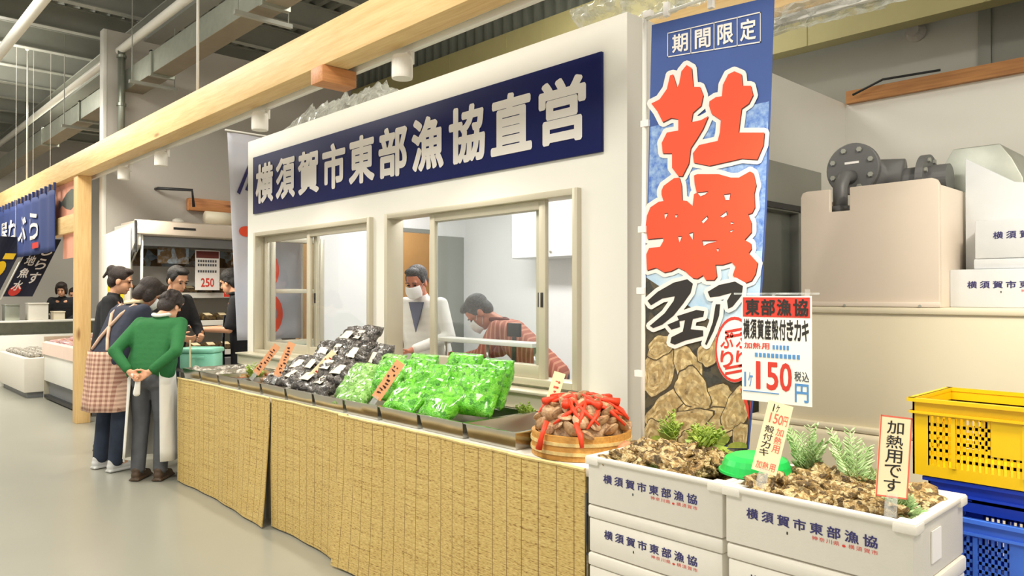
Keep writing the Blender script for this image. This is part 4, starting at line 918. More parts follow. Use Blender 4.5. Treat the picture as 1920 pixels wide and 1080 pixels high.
inkpoly('character_gaps', [shr(p, .78, 0) for p in HOLES], 'letter', .0085)
halo(BLK, 7.5, 'letter', .0075, 'white_outline')
inkpoly('black_characters', BLK, 'blackink', .0085)
# heading with four framed characters
b = MB()
HB = lambda u, v: bp(1252+(1427-1252)*u, (108+(80-108)*u)*(1-v)+(62+(22-62)*u)*v, .003)
write(b, '期間限定', HB, .015, .14, .985, .86, .022, gap=.3)
for i in range(5): u = i*.248; b.poly([HB(u, 0), HB(u+.008, 0), HB(u+.008, 1), HB(u, 1)])
for v in (0, .96): b.poly([HB(0, v), HB(1, v), HB(1, v+.04), HB(0, v+.04)])
mk('heading_lettering', b, 'letter', bt)
# printed oysters and leaves
rr = random.Random(9); b = MB(); g = MB(); ed_ = MB(); ringA = MB(); ringB = MB()
for k, (x, y, a, c, rot) in enumerate([(1235, 690, 34, 62, .5), (1290, 690, 26, 50, -.3), (1250, 770, 30, 48, .8), (1330, 760, 34, 60, 1.2), (1300, 730, 30, 46, -.5), (1345, 800, 34, 60, 1.0), (1285, 795, 26, 54, 1.15), (1380, 770, 24, 46, .3), (1225, 815, 20, 30, .2), (1370, 680, 22, 40, -.6), (1390, 820, 16, 30, .1), (1240, 650, 20, 30, 1.0), (1330, 660, 20, 30, .4), (1312, 822, 40, 20, .1)]):
    pts = []
    for q in range(28):
        t_ = 2*PI*q/28; m = 1+.10*math.sin(3*t_+k)+.06*math.sin(7*t_+2*k); u, v = a*m*math.cos(t_), c*m*math.sin(t_); X, Y_ = x+u*math.cos(rot)-v*math.sin(rot), y+u*math.sin(rot)+v*math.cos(rot)
        Y_ = min(839, Y_); pts.append(bp(min(edgeR(Y_)-3, max(edgeL(Y_)+2, X)), Y_, .0026+.0002*k))
    c0 = sum(pts, Vector())/len(pts); ax = (pts[7]-c0)*.10; b.poly([c0+(p-c0)*.93 for p in pts]); [r_.poly([c0+ax*n_+(p-c0)*q_*(1+.05*math.sin(i_*2.1+k)) - Vector((0, .00004*n_, 0)) for i_, p in enumerate(pts)]) for r_, q_, n_ in ((ringA, .76, 1), (ringB, .56, 2), (ringA, .38, 3), (ringB, .22, 4))]; ed_.poly([p+Vector((0, .0001, 0)) for p in pts])
mk('oyster_picture', b, 'oysterprint', bt); mk('growth_rings', ringA, 'oystermid', bt); mk('growth_rings', ringB, 'oysterprint', bt); mk('oyster_outlines', ed_, 'oysteredge', bt)
for x, y, a, c in ((1330, 822, 40, 18), (1385, 838, 20, 10), (1232, 828, 14, 12)):
    g.poly([bp(min(1402, x+a*math.cos(2*PI*q/14)), min(840, y+c*math.sin(2*PI*q/14)), .0062) for q in range(14)])
mk('leaf_picture', g, 'greenprint', bt)
# round red stamp
b = MB(); cx, cy = 1380, 655; seal = [(cx+37*math.cos(2*PI*k/32), cy+62*math.sin(2*PI*k/32)) for k in range(32)]
b.poly([bp(min(edgeR(y)-1, x), y, .0095) for x, y in seal]); mk('stamp_disc', b, 'paper', bt)
b = MB()
for k in range(32):
    a0, a1 = 2*PI*k/32, 2*PI*(k+1)/32
    q = [(cx+r_*math.cos(a)*37, cy+r_*math.sin(a)*62) for r_, a in ((.99, a0), (.99, a1), (.9, a1), (.9, a0))]
    if max(x for x, y in q) < edgeR(cy): b.poly([bp(x, y, .0105) for x, y in q])
for dy in (-38, -28, 30, 40):
    b.poly([bp(x, y, .0105) for x, y in ((cx-18, cy+dy+3), (cx+24, cy+dy-5), (cx+24, cy+dy), (cx-18, cy+dy+8))])
write(b, 'ぷり', lambda u, v: bp(u, v, .0105), 1352, 690, 1375, 622, .02, vert=False) if False else None
SB = lambda u, v: bp(1351+58*u, 692-74*v, .0105)
write(b, 'ぷり', SB, .04, .02, .46, .98, .02, vert=True); write(b, 'ぷり', SB, .54, .02, .96, .98, .02, vert=True)
for (x0, y0, x1, y1) in ((1390, 728, 1400, 760), (1400, 760, 1408, 790), (1404, 728, 1412, 752), (1410, 752, 1416, 780)):
    b.poly([bp(min(edgeR(y)-1, x), y, .0105) for x, y in ((x0, y0), (x0+6, y0), (x1+6, y1), (x1, y1))])
mk('stamp_ink', b, 'redink', bt)

# ---------------------------------------------------------------- seawater tank, housing, pipes
TY = 3.6
t = thing('seawater_tank', 'big beige insulated tank along the alcove behind the blue banner and yellow crate', 'tank', (-1.0, 4.2, 0))
b = MB(); b.box(-1.94, .6, TY, 4.7, .80, 1.385); mk('tank_body', b, 'tank', t, bevel=.03, seg=3)
b = MB(); b.box(-1.98, .64, TY-.04, 4.74, .0, .80); mk('tank_plinth', b, 'tank', t, bevel=.025, seg=3)
b = MB(); b.box(-1.97, .63, TY-.03, 4.73, .80, .83); mk('seam_lip', b, 'tank', t, bevel=.012)
b = MB(); b.box(-1.955, .615, TY-.015, 4.715, 1.36, 1.392); mk('top_rim', b, 'tank', t, bevel=.01)
t = thing('pump_housing', 'square beige housing with a notched top, standing on the left end of the tank', 'housing', (-1.35, 4.0, 1.392))
b = MB(); hx0, hx1, hz0, hz1 = -1.70, -1.075, 1.392, 1.965
hp_ = [(hx0, hz0), (hx1, hz0), (hx1, hz1-.03), (hx1-.01, hz1-.008), (hx1-.03, hz1), (hx0+.24, hz1-.005), (hx0+.24, hz1-.115), (hx0+.145, hz1-.115), (hx0+.145, hz1-.005), (hx0+.03, hz1-.005), (hx0+.008, hz1-.013), (hx0, hz1-.035)]
b.prism(hp_, lambda u, v, d: Vector((u, d, v)), TY, TY+.03); mk('front_panel', b, 'hood', t, bevel=.004)
b = MB(); b.box(hx1-.03, hx1, TY+.03, 4.12, hz0, hz1-.03); b.box(hx0, hx0+.03, TY+.03, 4.12, hz0, hz1-.03); b.box(hx0+.03, hx1-.03, 4.09, 4.12, hz0, hz1-.03); mk('side_panels', b, 'hood', t, bevel=.004)
b = MB(); b.box(hx0-.02, hx1+.008, TY-.012, TY, 1.3925, 1.415); mk('bottom_flange', b, 'hood', t, bevel=.004)
for x in (-1.48, -1.15): b = MB(); b.lathe((x, TY-.012, 1.398), [(.007, 0), (.006, .004), (.0001, .004)], 10, Matrix.Rotation(PI/2, 3, 'X')); mk('screw', b, 'steel_paint', t)
RX = Matrix.Rotation(PI/2, 3, 'X'); RYm = Matrix.Rotation(PI/2, 3, 'Y')
t = thing('flanged_pipe', 'dark grey flanged pipe with a big bolted round blank, rising behind the beige housing', 'pipe', (-1.53, 3.9, 1.85))
b = MB(); b.lathe((-1.53, 3.84, 2.08), [(.0001, 0), (.125, 0), (.13, .006), (.13, .032), (.125, .038), (.0001, .038)], 40, RX); mk('blind_flange', b, 'pipe', t)
for k in range(8):
    a = 2*PI*(k+.5)/8; b = MB(); b.lathe((-1.53+.1*math.cos(a), 3.80, 2.08+.1*math.sin(a)), [(.013, 0), (.013, .010), (.0001, .010)], 6, RX); mk('bolt', b, 'steel_paint', t)
b = MB(); b.box(-1.565, -1.495, 3.800, 3.803, 2.105, 2.116); mk('paper_tag', b, 'paper', t)
b = MB(); b.box(-1.545, -1.52, 3.800, 3.803, 2.045, 2.053); mk('yellow_tag', b, 'yellow', t)
b = MB(); b.tube([(-1.545, 3.70, 1.80), (-1.545, 3.70, 1.98), (-1.54, 3.73, 2.03), (-1.535, 3.81, 2.04)], .034, 16); b.lathe((-1.545, 3.70, 1.845), [(.042, 0), (.042, .04)], 18); mk('elbow', b, 'pipe', t, smooth=True)
b = MB(); b.tube([(-1.50, 3.86, 2.06), (-1.50, 4.03, 2.06), (-1.37, 4.05, 2.05)], .09, 24); mk('pipe_body', b, 'pipe', t, smooth=True)
t = thing('flanged_pipe', 'second dark grey pipe flange peeping over the beige housing, right of the round blank', 'pipe', (-1.27, 4.05, 1.95))
b = MB(); b.lathe((-1.36, 4.05, 2.02), [(.07, 0), (.07, .08), (.125, .08), (.125, .115), (.07, .115), (.07, .2), (.0001, .2)], 32, RYm); mk('flange', b, 'pipe', t)
for k in range(8): a = 2*PI*(k+.5)/8; b = MB(); b.lathe((-1.245, 4.05+.1*math.cos(a), 2.02+.1*math.sin(a)), [(.012, 0), (.012, .012), (.0001, .012)], 6, RYm); mk('bolt', b, 'steel_paint', t)
b = MB(); pr_ = [(-1.30, 1.393), (-1.30, 2.06), (-1.235, 2.175), (-1.035, 2.175), (-.985, 2.10), (-.94, 2.0), (-.94, 1.393)]
b.prism(pr_, lambda u, v, d: Vector((u+.06, d, v)), 4.15, 4.6); mk('vent_cowl', b, 'hoodgrey', bevel=.006, label='grey galvanised cowl with slanted shoulders behind the beige housing', cat='cowl') if False else mk('vent_cowl', b, 'hoodgrey', bevel=.006, label='grey galvanised cowl with slanted shoulders behind the foam panel', cat='cowl')
b = MB(); b.prism([(-1.135, 1.392), (-.80, 1.392), (-.80, 1.93), (-.94, 1.955), (-1.135, 2.085)], lambda u, v, d: Vector((u+.075, d, v)), 3.92, 3.96); mk('foam_board', b, 'foamcool', bevel=.006, label='upright white foam panel with a slanted top behind the boxes on the tank', cat='foam panel')
def tank_box(x0, y0, z0, label, lid): return foam_box(x0, x0+.54, y0, y0+.34, z0, .17 if not lid else .215, label, lid=lid, mt='foamcool', group=None)
tank_box(-1.075, 3.74, 1.392, 'lower white foam box standing on the beige tank', False)
foam_box(-.985, -.445, 3.76, 4.10, 1.562, .045, 'plain shallow white foam box between the two lettered ones on the tank', lid=False, mt='foamcool', group=None, text=False)
tank_box(-.98, 3.76, 1.607, 'upper white foam box on the beige tank, stacked over the other', False)
b = MB(); b.box(-1.085, -.5, 3.72, 4.1, 1.3925, 1.3945) ; b.bm.free()
# ---------------------------------------------------------------- crates
def crate(x0, x1, y0, y1, z0, z1, mt, label, plate=True, flare=.02):
    t = thing('plastic_crate', label, 'crate', ((x0+x1)/2, (y0+y1)/2, z0))
    H = z1-z0; th = .006
    def side(b, A, B, nrm):
        A, B = Vector(A), Vector(B); d = (B-A); L = d.length; d.normalize(); n = Vector(nrm)
        def q(u0, u1, w0, w1, o=0, tt=th):
            ps = []
            for zz in (w0, w1):
                for uu in (u0, u1):
                    for oo in (o, o-tt): ps.append(A+d*uu+n*(oo+flare*(zz/H-1)*0)+Vector((0, 0, zz)))
            b.add(ps, [(0, 1, 3, 2), (4, 6, 7, 5), (0, 4, 5, 1), (2, 3, 7, 6), (0, 2, 6, 4), (1, 5, 7, 3)])
        q(0, .05, .0, H); q(L-.05, L, 0, H); q(.05, L-.05, 0, .035); q(.05, L-.05, H-.055, H)
        rows = 6; zz0, zz1 = .035, H-.055; rh = (zz1-zz0)/rows
        for r_ in range(1, rows): q(.05, L-.05, zz0+rh*r_-.005, zz0+rh*r_+.005)
        n_ = int((L-.1)/.0165)
        for k in range(n_+1):
            u = .05+(L-.1)*k/n_; q(u-.004, u+.004, zz0, zz1)
        if plate: q(L*.36, L*.64, H*.36, H*.80, .0015, th+.003)
        for u in (.12, L/2, L-.12): q(u-.006, u+.006, zz0, zz1, .004, .01)
        q(-.012, L+.012, H-.012, H, .014, .022); q(-.006, L+.006, H-.05, H-.042, .010, .016)
    for nm, A, B, n in (('front_panel', (x0, y0, z0), (x1, y0, z0), (0, -1, 0)), ('back_panel', (x1, y1, z0), (x0, y1, z0), (0, 1, 0)), ('left_panel', (x0, y1, z0), (x0, y0, z0), (-1, 0, 0)), ('right_panel', (x1, y0, z0), (x1, y1, z0), (1, 0, 0))):
        b = MB(); side(b, A, B, n); mk(nm, b, mt, t)
    b = MB(); b.box(x0+.004, x1-.004, y0+.004, y1-.004, z0, z0+.008); mk('crate_floor', b, mt, t); return t
crate(-.87, -.25, 2.64, 3.02, .862, 1.112, 'yellow', 'yellow slotted plastic crate on top of the blue ones')
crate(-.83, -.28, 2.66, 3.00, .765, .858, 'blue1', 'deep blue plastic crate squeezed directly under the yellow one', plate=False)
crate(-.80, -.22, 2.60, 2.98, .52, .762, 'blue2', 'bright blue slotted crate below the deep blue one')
crate(-.80, -.22, 2.60, 2.98, .26, .518, 'blue2', 'bright blue slotted crate in the middle of the floor stack')
crate(-.80, -.22, 2.60, 2.98, .0, .258, 'blue2', 'bright blue slotted crate on the floor under the others')
b = MB(); b.box(-.50, -.30, 2.70, 2.9, 1.115, 1.119, ); mk('paper_sheet', b, 'paper', label='pale sheet lying across the top of the yellow crate', cat='sheet')
# ---------------------------------------------------------------- people
def hand(mb, wr, d, n, side, curl=.5, s=1.):
    d = Vector(d).normalized(); n = Vector(n); n = (n-d*n.dot(d)).normalized(); a = d.cross(n).normalized()*side; wr = Vector(wr)
    kn = []
    for i, o in enumerate((-.026, -.009, .009, .025)):
        k = wr+(d*.085+a*o)*s; kn.append(k); mb.cap(wr+(d*.012+a*o*.6)*s, .0155*s, k, .0115*s, 8)
    for i, (k, L) in enumerate(zip(kn, (.062, .076, .082, .072))):
        p = k; an = 0
        for j, q in enumerate((.42, .33, .25)):
            an += curl*(.75 if j == 0 else .9); dd = d*math.cos(an)+n*math.sin(an)+a*(i-1.5)*.06; e = p+dd.normalized()*L*q*s; mb.cap(p, (.0100-.0012*j)*s, e, (.0092-.0012*j)*s, 8); p = e
    p = wr+(d*.025+a*.022)*s; q = p+(d*.6+a*.7+n*.35).normalized()*.042*s; mb.cap(p, .0125*s, q, .0105*s, 8); mb.cap(q, .0105*s, q+(d*.85+a*.25+n*.45).normalized()*.032*s, .0085*s, 8)
def person(label, loc, face, h=1.62, bend=0., hp=0., hyaw=0., arms=None, hand_n=None, curl=.6, clothes=None, hair='hair', hairstyle='short', mask=False, skin='skin', seen=True, legs=.09, group=None, width=1., extra=None):
    s = h/1.7; rz = math.atan2(-face[0], face[1])
    t = thing('person', label, 'person', (loc[0], loc[1], loc[2] if len(loc) > 2 else 0), rz)
    B = math.radians(bend); hz = .92*s
    def tp(x, al, f=0): return Vector((x*s*width, (al*math.sin(B)+f*math.cos(B))*s, hz+(al*math.cos(B)-f*math.sin(B))*s))
    nb = tp(0, .53, .0)
    HM0 = Matrix.Rotation(math.radians(hyaw), 3, 'Z') @ Matrix.Rotation(-math.radians(hp), 3, 'X')
    HC = nb + HM0 @ Vector((0, .03, .14))*s; HM = Matrix.Translation(HC) @ HM0.to_4x4() @ Matrix.Scale(s*1.02, 4)
    H = lambda x, y, z: HM @ Vector((x, y, z))
    shL, shR = tp(-.17, .46), tp(.17, .46)
    arms = arms or [((-.24, .05, 1.12), (-.22, .12, .88)), ((.24, .05, 1.12), (.22, .12, .88))]
    A = [[shL]+[Vector(p)*s for p in arms[0]], [shR]+[Vector(p)*s for p in arms[1]]]
    hipL, hipR = Vector((-legs*s, 0, hz)), Vector((legs*s, 0, hz)); knL, knR = Vector((-legs*s*1.1, .02, .50*s)), Vector((legs*s*1.1, .02, .50*s)); anL, anR = Vector((-legs*s*1.15, -.02, .08)), Vector((legs*s*1.15, -.02, .08))
    # body: one continuous skin
    b = MB()
    for a, k, n in ((hipL, knL, anL), (hipR, knR, anR)): b.chain([a, k, n], [.078*s, .052*s, .038*s]); b.cap(n, .036*s, n+Vector((0, .12*s, -.045)), .03*s)
    for x in (-.06, .06): b.cap(tp(x, -.02), .095*s, tp(x, .42), .085*s)
    b.cap(shL, .05*s, shR, .05*s); b.cap(tp(0, .45), .07*s, nb, .052*s); b.cap(nb-HM0 @ Vector((0, 0, .02)), .053*s, H(0, -.022, -.05), .05*s)
    for i in (0, 1): 
        sh, el, wr = A[i]; b.chain([sh, el, wr], [.048*s, .036*s, .026*s]); d = (wr-el).normalized()
        hn = Vector(hand_n[i]) if hand_n else Vector((.6*(1 if i == 0 else -1), .3, 0)); hand(b, wr, d if not (extra and 'hd' in extra) else extra['hd'][i], hn, -1 if i == 0 else 1, curl, s)
    b.ell((0, -.012, .035), (.074, .094, .086), HM); b.ell((0, .022, -.04), (.058, .064, .078), HM); b.ell((0, .055, -.092), (.026, .024, .022), HM)
    b.cap(H(0, .086, .004), .009*s, H(0, .103, -.03), .0125*s, 8)
    b.cap(H(-.036, .074, .026), .013*s, H(.036, .074, .026), .013*s, 8); b.cap(H(-.018, .079, -.066), .009*s, H(.018, .079, -.066), .009*s, 8)
    for x in (-.074, .074): b.ell((x, -.008, -.01), (.012, .022, .034), HM)
    mk('body', b, skin, t, local=True, vox=.0065, sit=4)
    if seen:
        for x in (-.031, .031):
            e = MB(); e.ell((x, .079, .004), (.012, .009, .0075), HM, nu=10, nv=8); mk('eye', e, 'eye', t, smooth=True, local=True)
            e = MB(); e.tube([H(x-.018, .083, .026), H(x, .088, .031), H(x+.018, .083, .026)], .0038*s, 6); mk('eyebrow', e, hair, t, smooth=True, local=True)
        if not mask: e = MB(); e.tube([H(-.02, .084, -.066), H(0, .089, -.065), H(.02, .084, -.066)], .0042*s, 6); mk('mouth', e, 'lip', t, smooth=True, local=True)
    if mask:
        m = MB()
        def f(u, v):
            a = (u-.5)*2.1; z = .0-.098*v; r_ = .072+.012*math.sin(PI*v); return H(r_*math.sin(a)*1.02, .022+(r_+.02*math.cos(a))*math.cos(a)*.98, z)
        m.grid(f, 14, 8, th=(HM0 @ Vector((0, .003, 0)))); mk('face_mask', m, 'maskm', t, smooth=True, local=True)
        m = MB()
        for sx in (-1, 1): m.tube([H(sx*.064, .05, -.02), H(sx*.079, .0, .012), H(sx*.079, -.025, -.01), H(sx*.064, .045, -.075)], .0016, 5)
        mk('mask_loops', m, 'maskm', t, smooth=True, local=True)
    hb = MB()
    if hairstyle == 'short':
        hb.ell((0, -.026, .052), (.084, .096, .084), HM); hb.ell((0, -.058, -.005), (.074, .052, .07), HM); hb.ell((0, .035, .102), (.062, .05, .03), HM)
        for x in (-.07, .07): hb.ell((x, .005, .03), (.014, .03, .04), HM)
    elif hairstyle == 'bob':
        hb.ell((0, -.026, .05), (.093, .106, .09), HM); hb.ell((0, -.06, -.03), (.088, .062, .09), HM); hb.ell((0, .04, .095), (.07, .055, .04), HM)
        for x in (-.078, .078): hb.ell((x, .0, -.01), (.022, .05, .08), HM)
    elif hairstyle == 'perm':
        r = random.Random(4); hb.ell((0, -.026, .05), (.09, .104, .09), HM); hb.ell((0, -.06, -.02), (.084, .06, .085), HM)
        for k in range(60):
            a, c = r.uniform(0, 2*PI), r.uniform(-.5, 1); x, y, z = .09*math.cos(a)*math.sqrt(1-c*c*.8), .1*math.sin(a)*math.sqrt(1-c*c*.8), .088*c
            if y > .03 and z < .05: continue
            hb.ell((x, y-.026, z+.04), (.022, .022, .022), HM, nu=8, nv=6)
    elif hairstyle == 'bun':
        hb.ell((0, -.026, .05), (.088, .1, .088), HM); hb.ell((0, -.06, -.01), (.078, .055, .075), HM); hb.ell((0, -.10, .085), (.04, .045, .045), HM); hb.cap(H(0, -.12, .08), .02*s, H(0, -.15, .0), .012*s); hb.ell((0, .035, .1), (.065, .05, .032), HM)
    elif hairstyle == 'cap':
        hb.ell((0, -.02, .056), (.086, .1, .086), HM); hb.ell((0, -.058, -.01), (.074, .05, .075), HM)
        for x in (-.072, .072): hb.ell((x, -.01, .01), (.014, .03, .05), HM)
    mk('hair', hb, hair, t, local=True, vox=.007, sit=3)
    c = clothes or {}
    if 'top' in c:
        m = MB(); long = c.get('sleeve', 'long')
        h0 = c.get('hem', -.04)
        for q in range(9):
            al = h0+(.40-h0)*q/8; wd = .078+.028*(q/8)**1.5+(.012 if q < 3 else 0); r_ = (.114*c.get('fat', 1)-.012*(q/8)**2)*s
            m.cap(tp(-wd, al, -.01), r_, tp(wd, al, -.01), r_)
        m.cap(shL, .064*s, shR, .064*s); m.cap(tp(-.04, .45), .075*s, tp(.04, .45), .075*s); m.cap(tp(0, .46), .075*s, nb-Vector((0, 0, .012)), .062*s)
        for i in (0, 1):
            sh, el, wr = A[i]; e = el.lerp(wr, .86 if long == 'long' else (.45 if long == 'mid' else -.0)); m.chain([sh, el, e] if long != 'short' else [sh, sh.lerp(el, .85)], [.068*s, .056*s, .044*s] if long != 'short' else [.068*s, .062*s])
        mk(c.get('name', 'sweater'), m, c['top'], t, local=True, vox=.010, sit=16)
    if 'collar' in c:
        m = MB()
        for k in range(10):
            a0, a1 = 2*PI*k/10, 2*PI*(k+1)/10
            p = [nb+Vector((.068*s*math.cos(a), .066*s*math.sin(a)-.012, .006+.012*abs(math.cos(a)))) for a in (a0, a1)]; m.cap(p[0], .018*s, p[1], .018*s, 8)
        mk('collar', m, c['collar'], t, local=True, vox=.007, sit=3)
    if 'legs' in c:
        m = MB()
        for a, k, n in ((hipL, knL, anL), (hipR, knR, anR)): m.chain([a, k, n+Vector((0, 0, .015))], [.108*s, .075*s, .064*s])
        for x in (-.06, .06): m.cap(tp(x, -.05), .112*s, tp(x, .08), .105*s)
        mk('trousers', m, c['legs'], t, local=True, vox=.009, sit=6)
    if 'shoes' in c:
        for n in (anL, anR):
            m = MB(); m.cap(n+Vector((0, -.03, -.035)), .042*s, n+Vector((0, .10, -.042)), .038*s); m.cap(n+Vector((0, .10, -.042)), .038*s, n+Vector((0, .17*s, -.05)), .03*s); m.cap(n+Vector((0, -.02, 0)), .045*s, n+Vector((0, 0, -.02)), .045*s); m.box(n.x-.04, n.x+.04, n.y-.07, n.y+.19*s, 0.004, .02)
            mk('shoe', m, c['shoes'], t, local=True, vox=.007, sit=3)
    return t, tp, H, s, hz, nb
def shell(cx, cy, z0, z1, r0, r1, a0, a1, sy=.85, n=26, th=.008, wob=.012):
    b = MB()
    def f(q):
        def g(u, v):
            a = math.radians(a0+(a1-a0)*u); r = r1+(r0-r1)*(1-v)+q+wob*(1-v)*math.sin(a*7); return Vector((cx+r*math.sin(a), cy+r*sy*math.cos(a), z0+(z1-z0)*v))
        return g
    nv = 8; fo, fi = f(0), f(-th); P = [fo(i/n, j/nv) for j in range(nv+1) for i in range(n+1)]; Q = [fi(i/n, j/nv) for j in range(nv+1) for i in range(n+1)]; k = len(P); q = lambda i, j: j*(n+1)+i
    fs = [(q(i, j), q(i+1, j), q(i+1, j+1), q(i, j+1)) for j in range(nv) for i in range(n)]; fs += [tuple(k+x for x in reversed(g)) for g in fs]
    rim = [q(i, 0) for i in range(n+1)]+[q(n, j) for j in range(1, nv+1)]+[q(i, nv) for i in range(n-1, -1, -1)]+[q(0, j) for j in range(nv-1, 0, -1)]
    for a in range(len(rim)): c = (a+1) % len(rim); fs.append((rim[c], rim[a], rim[a]+k, rim[c]+k))
    b.add(P+Q, fs); return b
# shopper in the green sweater, hands clasped behind her back
t, tp, H, s, hz, nb = person('person seen from behind in a green sweater and white apron, hands clasped behind the back', (-6.20, 1.97), (-.72, .69), 1.53, 22, 42, -14,
    [((-.265, -.10, 1.12), (-.085, -.195, .955)), ((.265, -.10, 1.12), (.085, -.195, .955))], [(.2, -1, .2), (-.2, -1, .2)], .8,
    dict(top='green', sleeve='long', hem=.02, fat=1.02, collar='whitecloth', legs='greytr', shoes='shoe'), 'hair', 'perm', seen=False, legs=.085, width=1.06, extra=dict(hd=[(.8, -.15, -.5), (-.8, -.15, -.5)]))
b = shell(0, .02, .16, .90*s+.04, .215, .175, -142, 140, .86); mk('apron', b, 'whitecloth', t, smooth=True, local=True)
b = MB(); b.chain([Vector((-.05, -.19, .84)), Vector((.0, -.195, .80)), Vector((-.015, -.19, .70))], [.012, .02, .028]); mk('cloth_in_hand', b, 'whitecloth', t, local=True, vox=.008, sit=4)
# shopper in the navy top and gingham apron
t, tp, H, s, hz, nb = person('person leaning over the counter end in a navy top and pink gingham apron', (-6.78, 1.84), (-.25, .97), 1.66, 24, 40, -22,
    [((-.20, .30, 1.06), (-.10, .50, .98)), ((.22, .30, 1.04), (.10, .50, .97))], None, .6,
    dict(top='navycloth', sleeve='long', hem=.0, fat=1.08, collar='cream', legs='denim', shoes='sneaker', name='jumper'), 'hair', 'bob', mask=True, legs=.1)
b = shell(0, 0, .50, .985, .235, .19, -179, 179, .86); mk('gingham_apron', b, 'gingham', t, smooth=True, local=True)
b = MB()
for sx in (-1, 1):
    pts = [tp(sx*.10, .50, .06), tp(sx*.10, .49, -.06), tp(sx*.07, .38, -.118), tp(0, .26, -.130), tp(-sx*.06, .15, -.136), tp(-sx*.11, .06, -.128)]
    for p, q in zip(pts, pts[1:]): b.cap(p, .0145, q, .0145, 8)
mk('apron_straps', b, 'strap', t, smooth=True, local=True)
# dark-haired man, woman with a bun
person('dark-haired person in a dark jacket facing the counter behind the green-sweatered shopper', (-7.38, 2.47), (.80, .28), 1.72, 10, 22, 0,
    [((-.26, .12, 1.12), (-.12, .34, 1.05)), ((.26, .12, 1.12), (.12, .34, 1.05))], None, .6, dict(top='blackcloth', sleeve='long', legs='denim', shoes='shoe', name='jacket', collar='blackcloth'), 'hairblack', 'short')
person('person with dark hair in a raised bun, half hidden behind the gingham apron wearer', (-7.72, 2.06), (.45, .9), 1.70, 6, 14, 0, None, None, .5, dict(top='blackcloth', sleeve='long', legs='denim', shoes='shoe', name='jacket'), 'hair', 'bun')
# seller at the counter end
t, tp, H, s, hz, nb = person('seller in a dark cap and dark apron holding goods at the end of the counter', (-7.40, 3.22), (-.45, -.9), 1.70, 6, 16, -30,
    [((-.25, .10, 1.10), (-.10, .36, 1.10)), ((.25, .10, 1.10), (.08, .36, 1.10))], [(.3, 0, 1), (-.3, 0, 1)], .7, dict(top='blackcloth', sleeve='short', legs='blackcloth', shoes='shoe', name='tee_shirt', collar='blackcloth'), 'hairblack', 'cap')
b = MB(); b.grid(lambda u, v: Vector(((u-.5)*.30, .155+.05*v*(1-v)-.004*math.cos(u*9), .62+.62*v)), 8, 10, th=(0, .006, 0)); mk('bib_apron', b, 'navycloth', t, smooth=True, local=True)
b = MB(); b.box(-.09, .09, .168, .175, 1.02, 1.14); mk('printed_patch', b, 'paletee', t, local=True)
# two workers inside the booth
t, tp, H, s, hz, nb = person('masked person with grey hair in a white coat working behind the open window', (-4.93, 3.72), (.38, -.92), 1.69, 10, 24, 0,
    [((-.27, .12, 1.12), (-.06, .36, 1.02)), ((.27, .12, 1.12), (.08, .36, 1.02))], [(.3, 0, 1), (-.3, 0, 1)], .7, dict(top='whitecloth', sleeve='long', fat=1.1, legs='whitecloth', shoes='sneaker', name='white_coat'), 'hairgrey', 'short', mask=True, skin='skinred')
b = MB(); b.poly([tp(-.07, .50, .10), tp(.07, .50, .10), tp(.0, .26, .148)]); b.poly([tp(-.07, .50, .09), tp(.0, .26, .14), tp(.07, .50, .09)]); mk('grey_shirt_front', b, 'greyblue', t, local=True)
t, tp, H, s, hz, nb = person('masked person in a rust striped shirt bending over the work bench inside', (-3.60, 3.76), (-.86, -.50), 1.66, 46, 52, 14,
    [((-.22, .42, 1.06), (-.10, .62, 1.02)), ((.22, .42, 1.06), (.06, .62, 1.02))], [(.3, 0, 1), (-.3, 0, 1)], .7, dict(top='brownshirt', sleeve='long', legs='greytr', shoes='shoe', name='striped_shirt', collar='collar'), 'hairgrey', 'short', mask=True, skin='skinred')
person('dark-haired person standing in the passage behind the white-coated worker', (-6.98, 4.72), (.9, -.4), 1.60, 4, 8, 0, None, None, .5, dict(top='blackcloth', legs='blackcloth', shoes='shoe', name='jacket'), 'hairblack', 'short')
# two sellers of the next stall
person('person in a black cardigan and pale tee shirt behind the next stall counter', (-15.15, 3.33), (.80, -.35), 1.66, 8, 18, 0,
    [((-.27, .10, 1.12), (-.14, .32, 1.02)), ((.27, .10, 1.12), (.10, .34, 1.02))], [(.3, 0, 1), (-.3, 0, 1)], .6, dict(top='blackcloth', legs='denim', shoes='shoe', name='cardigan'), 'hair', 'bob')[0]
person('person in a pale shirt standing beside the black cardigan wearer at the next stall', (-15.95, 3.72), (.7, -.5), 1.58, 12, 20, 20,
    [((-.26, .10, 1.10), (-.14, .34, 1.04)), ((.26, .10, 1.10), (.12, .34, 1.04))], [(.3, 0, 1), (-.3, 0, 1)], .6, dict(top='paletee', legs='denim', shoes='shoe', name='shirt'), 'hair', 'short')
# ---------------------------------------------------------------- inside the booth
t = thing('work_bench', 'steel work bench inside the booth just behind the windows', 'bench', (-4.3, 3.22, 0))
b = MB(); b.box(-5.4, -3.15, 3.03, 3.42, .84, .88); mk('bench_top', b, 'steel', t, bevel=.004)
for x in (-5.35, -3.2):
    for y in (3.07, 3.38): b = MB(); b.box(x-.02, x+.02, y-.02, y+.02, 0, .84); mk('leg', b, 'steel', t)
t = thing('glass_shelf', 'narrow white shelf on thin legs across the work bench behind the sliding pane', 'shelf', (-3.5, 3.1, .88))
b = MB(); b.box(-3.95, -3.04, 3.045, 3.18, 1.14, 1.165); mk('shelf_board', b, 'showwhite', t, bevel=.003)
b = MB()
for x in (-3.92, -3.5, -3.08): b.tube([(x, 3.11, .88), (x, 3.11, 1.14)], .009)
mk('shelf_posts', b, 'steel', t, smooth=True)
t = thing('weighing_scale', 'small dark weighing scale on the work bench under the white shelf', 'scale', (-3.56, 3.3, .88))
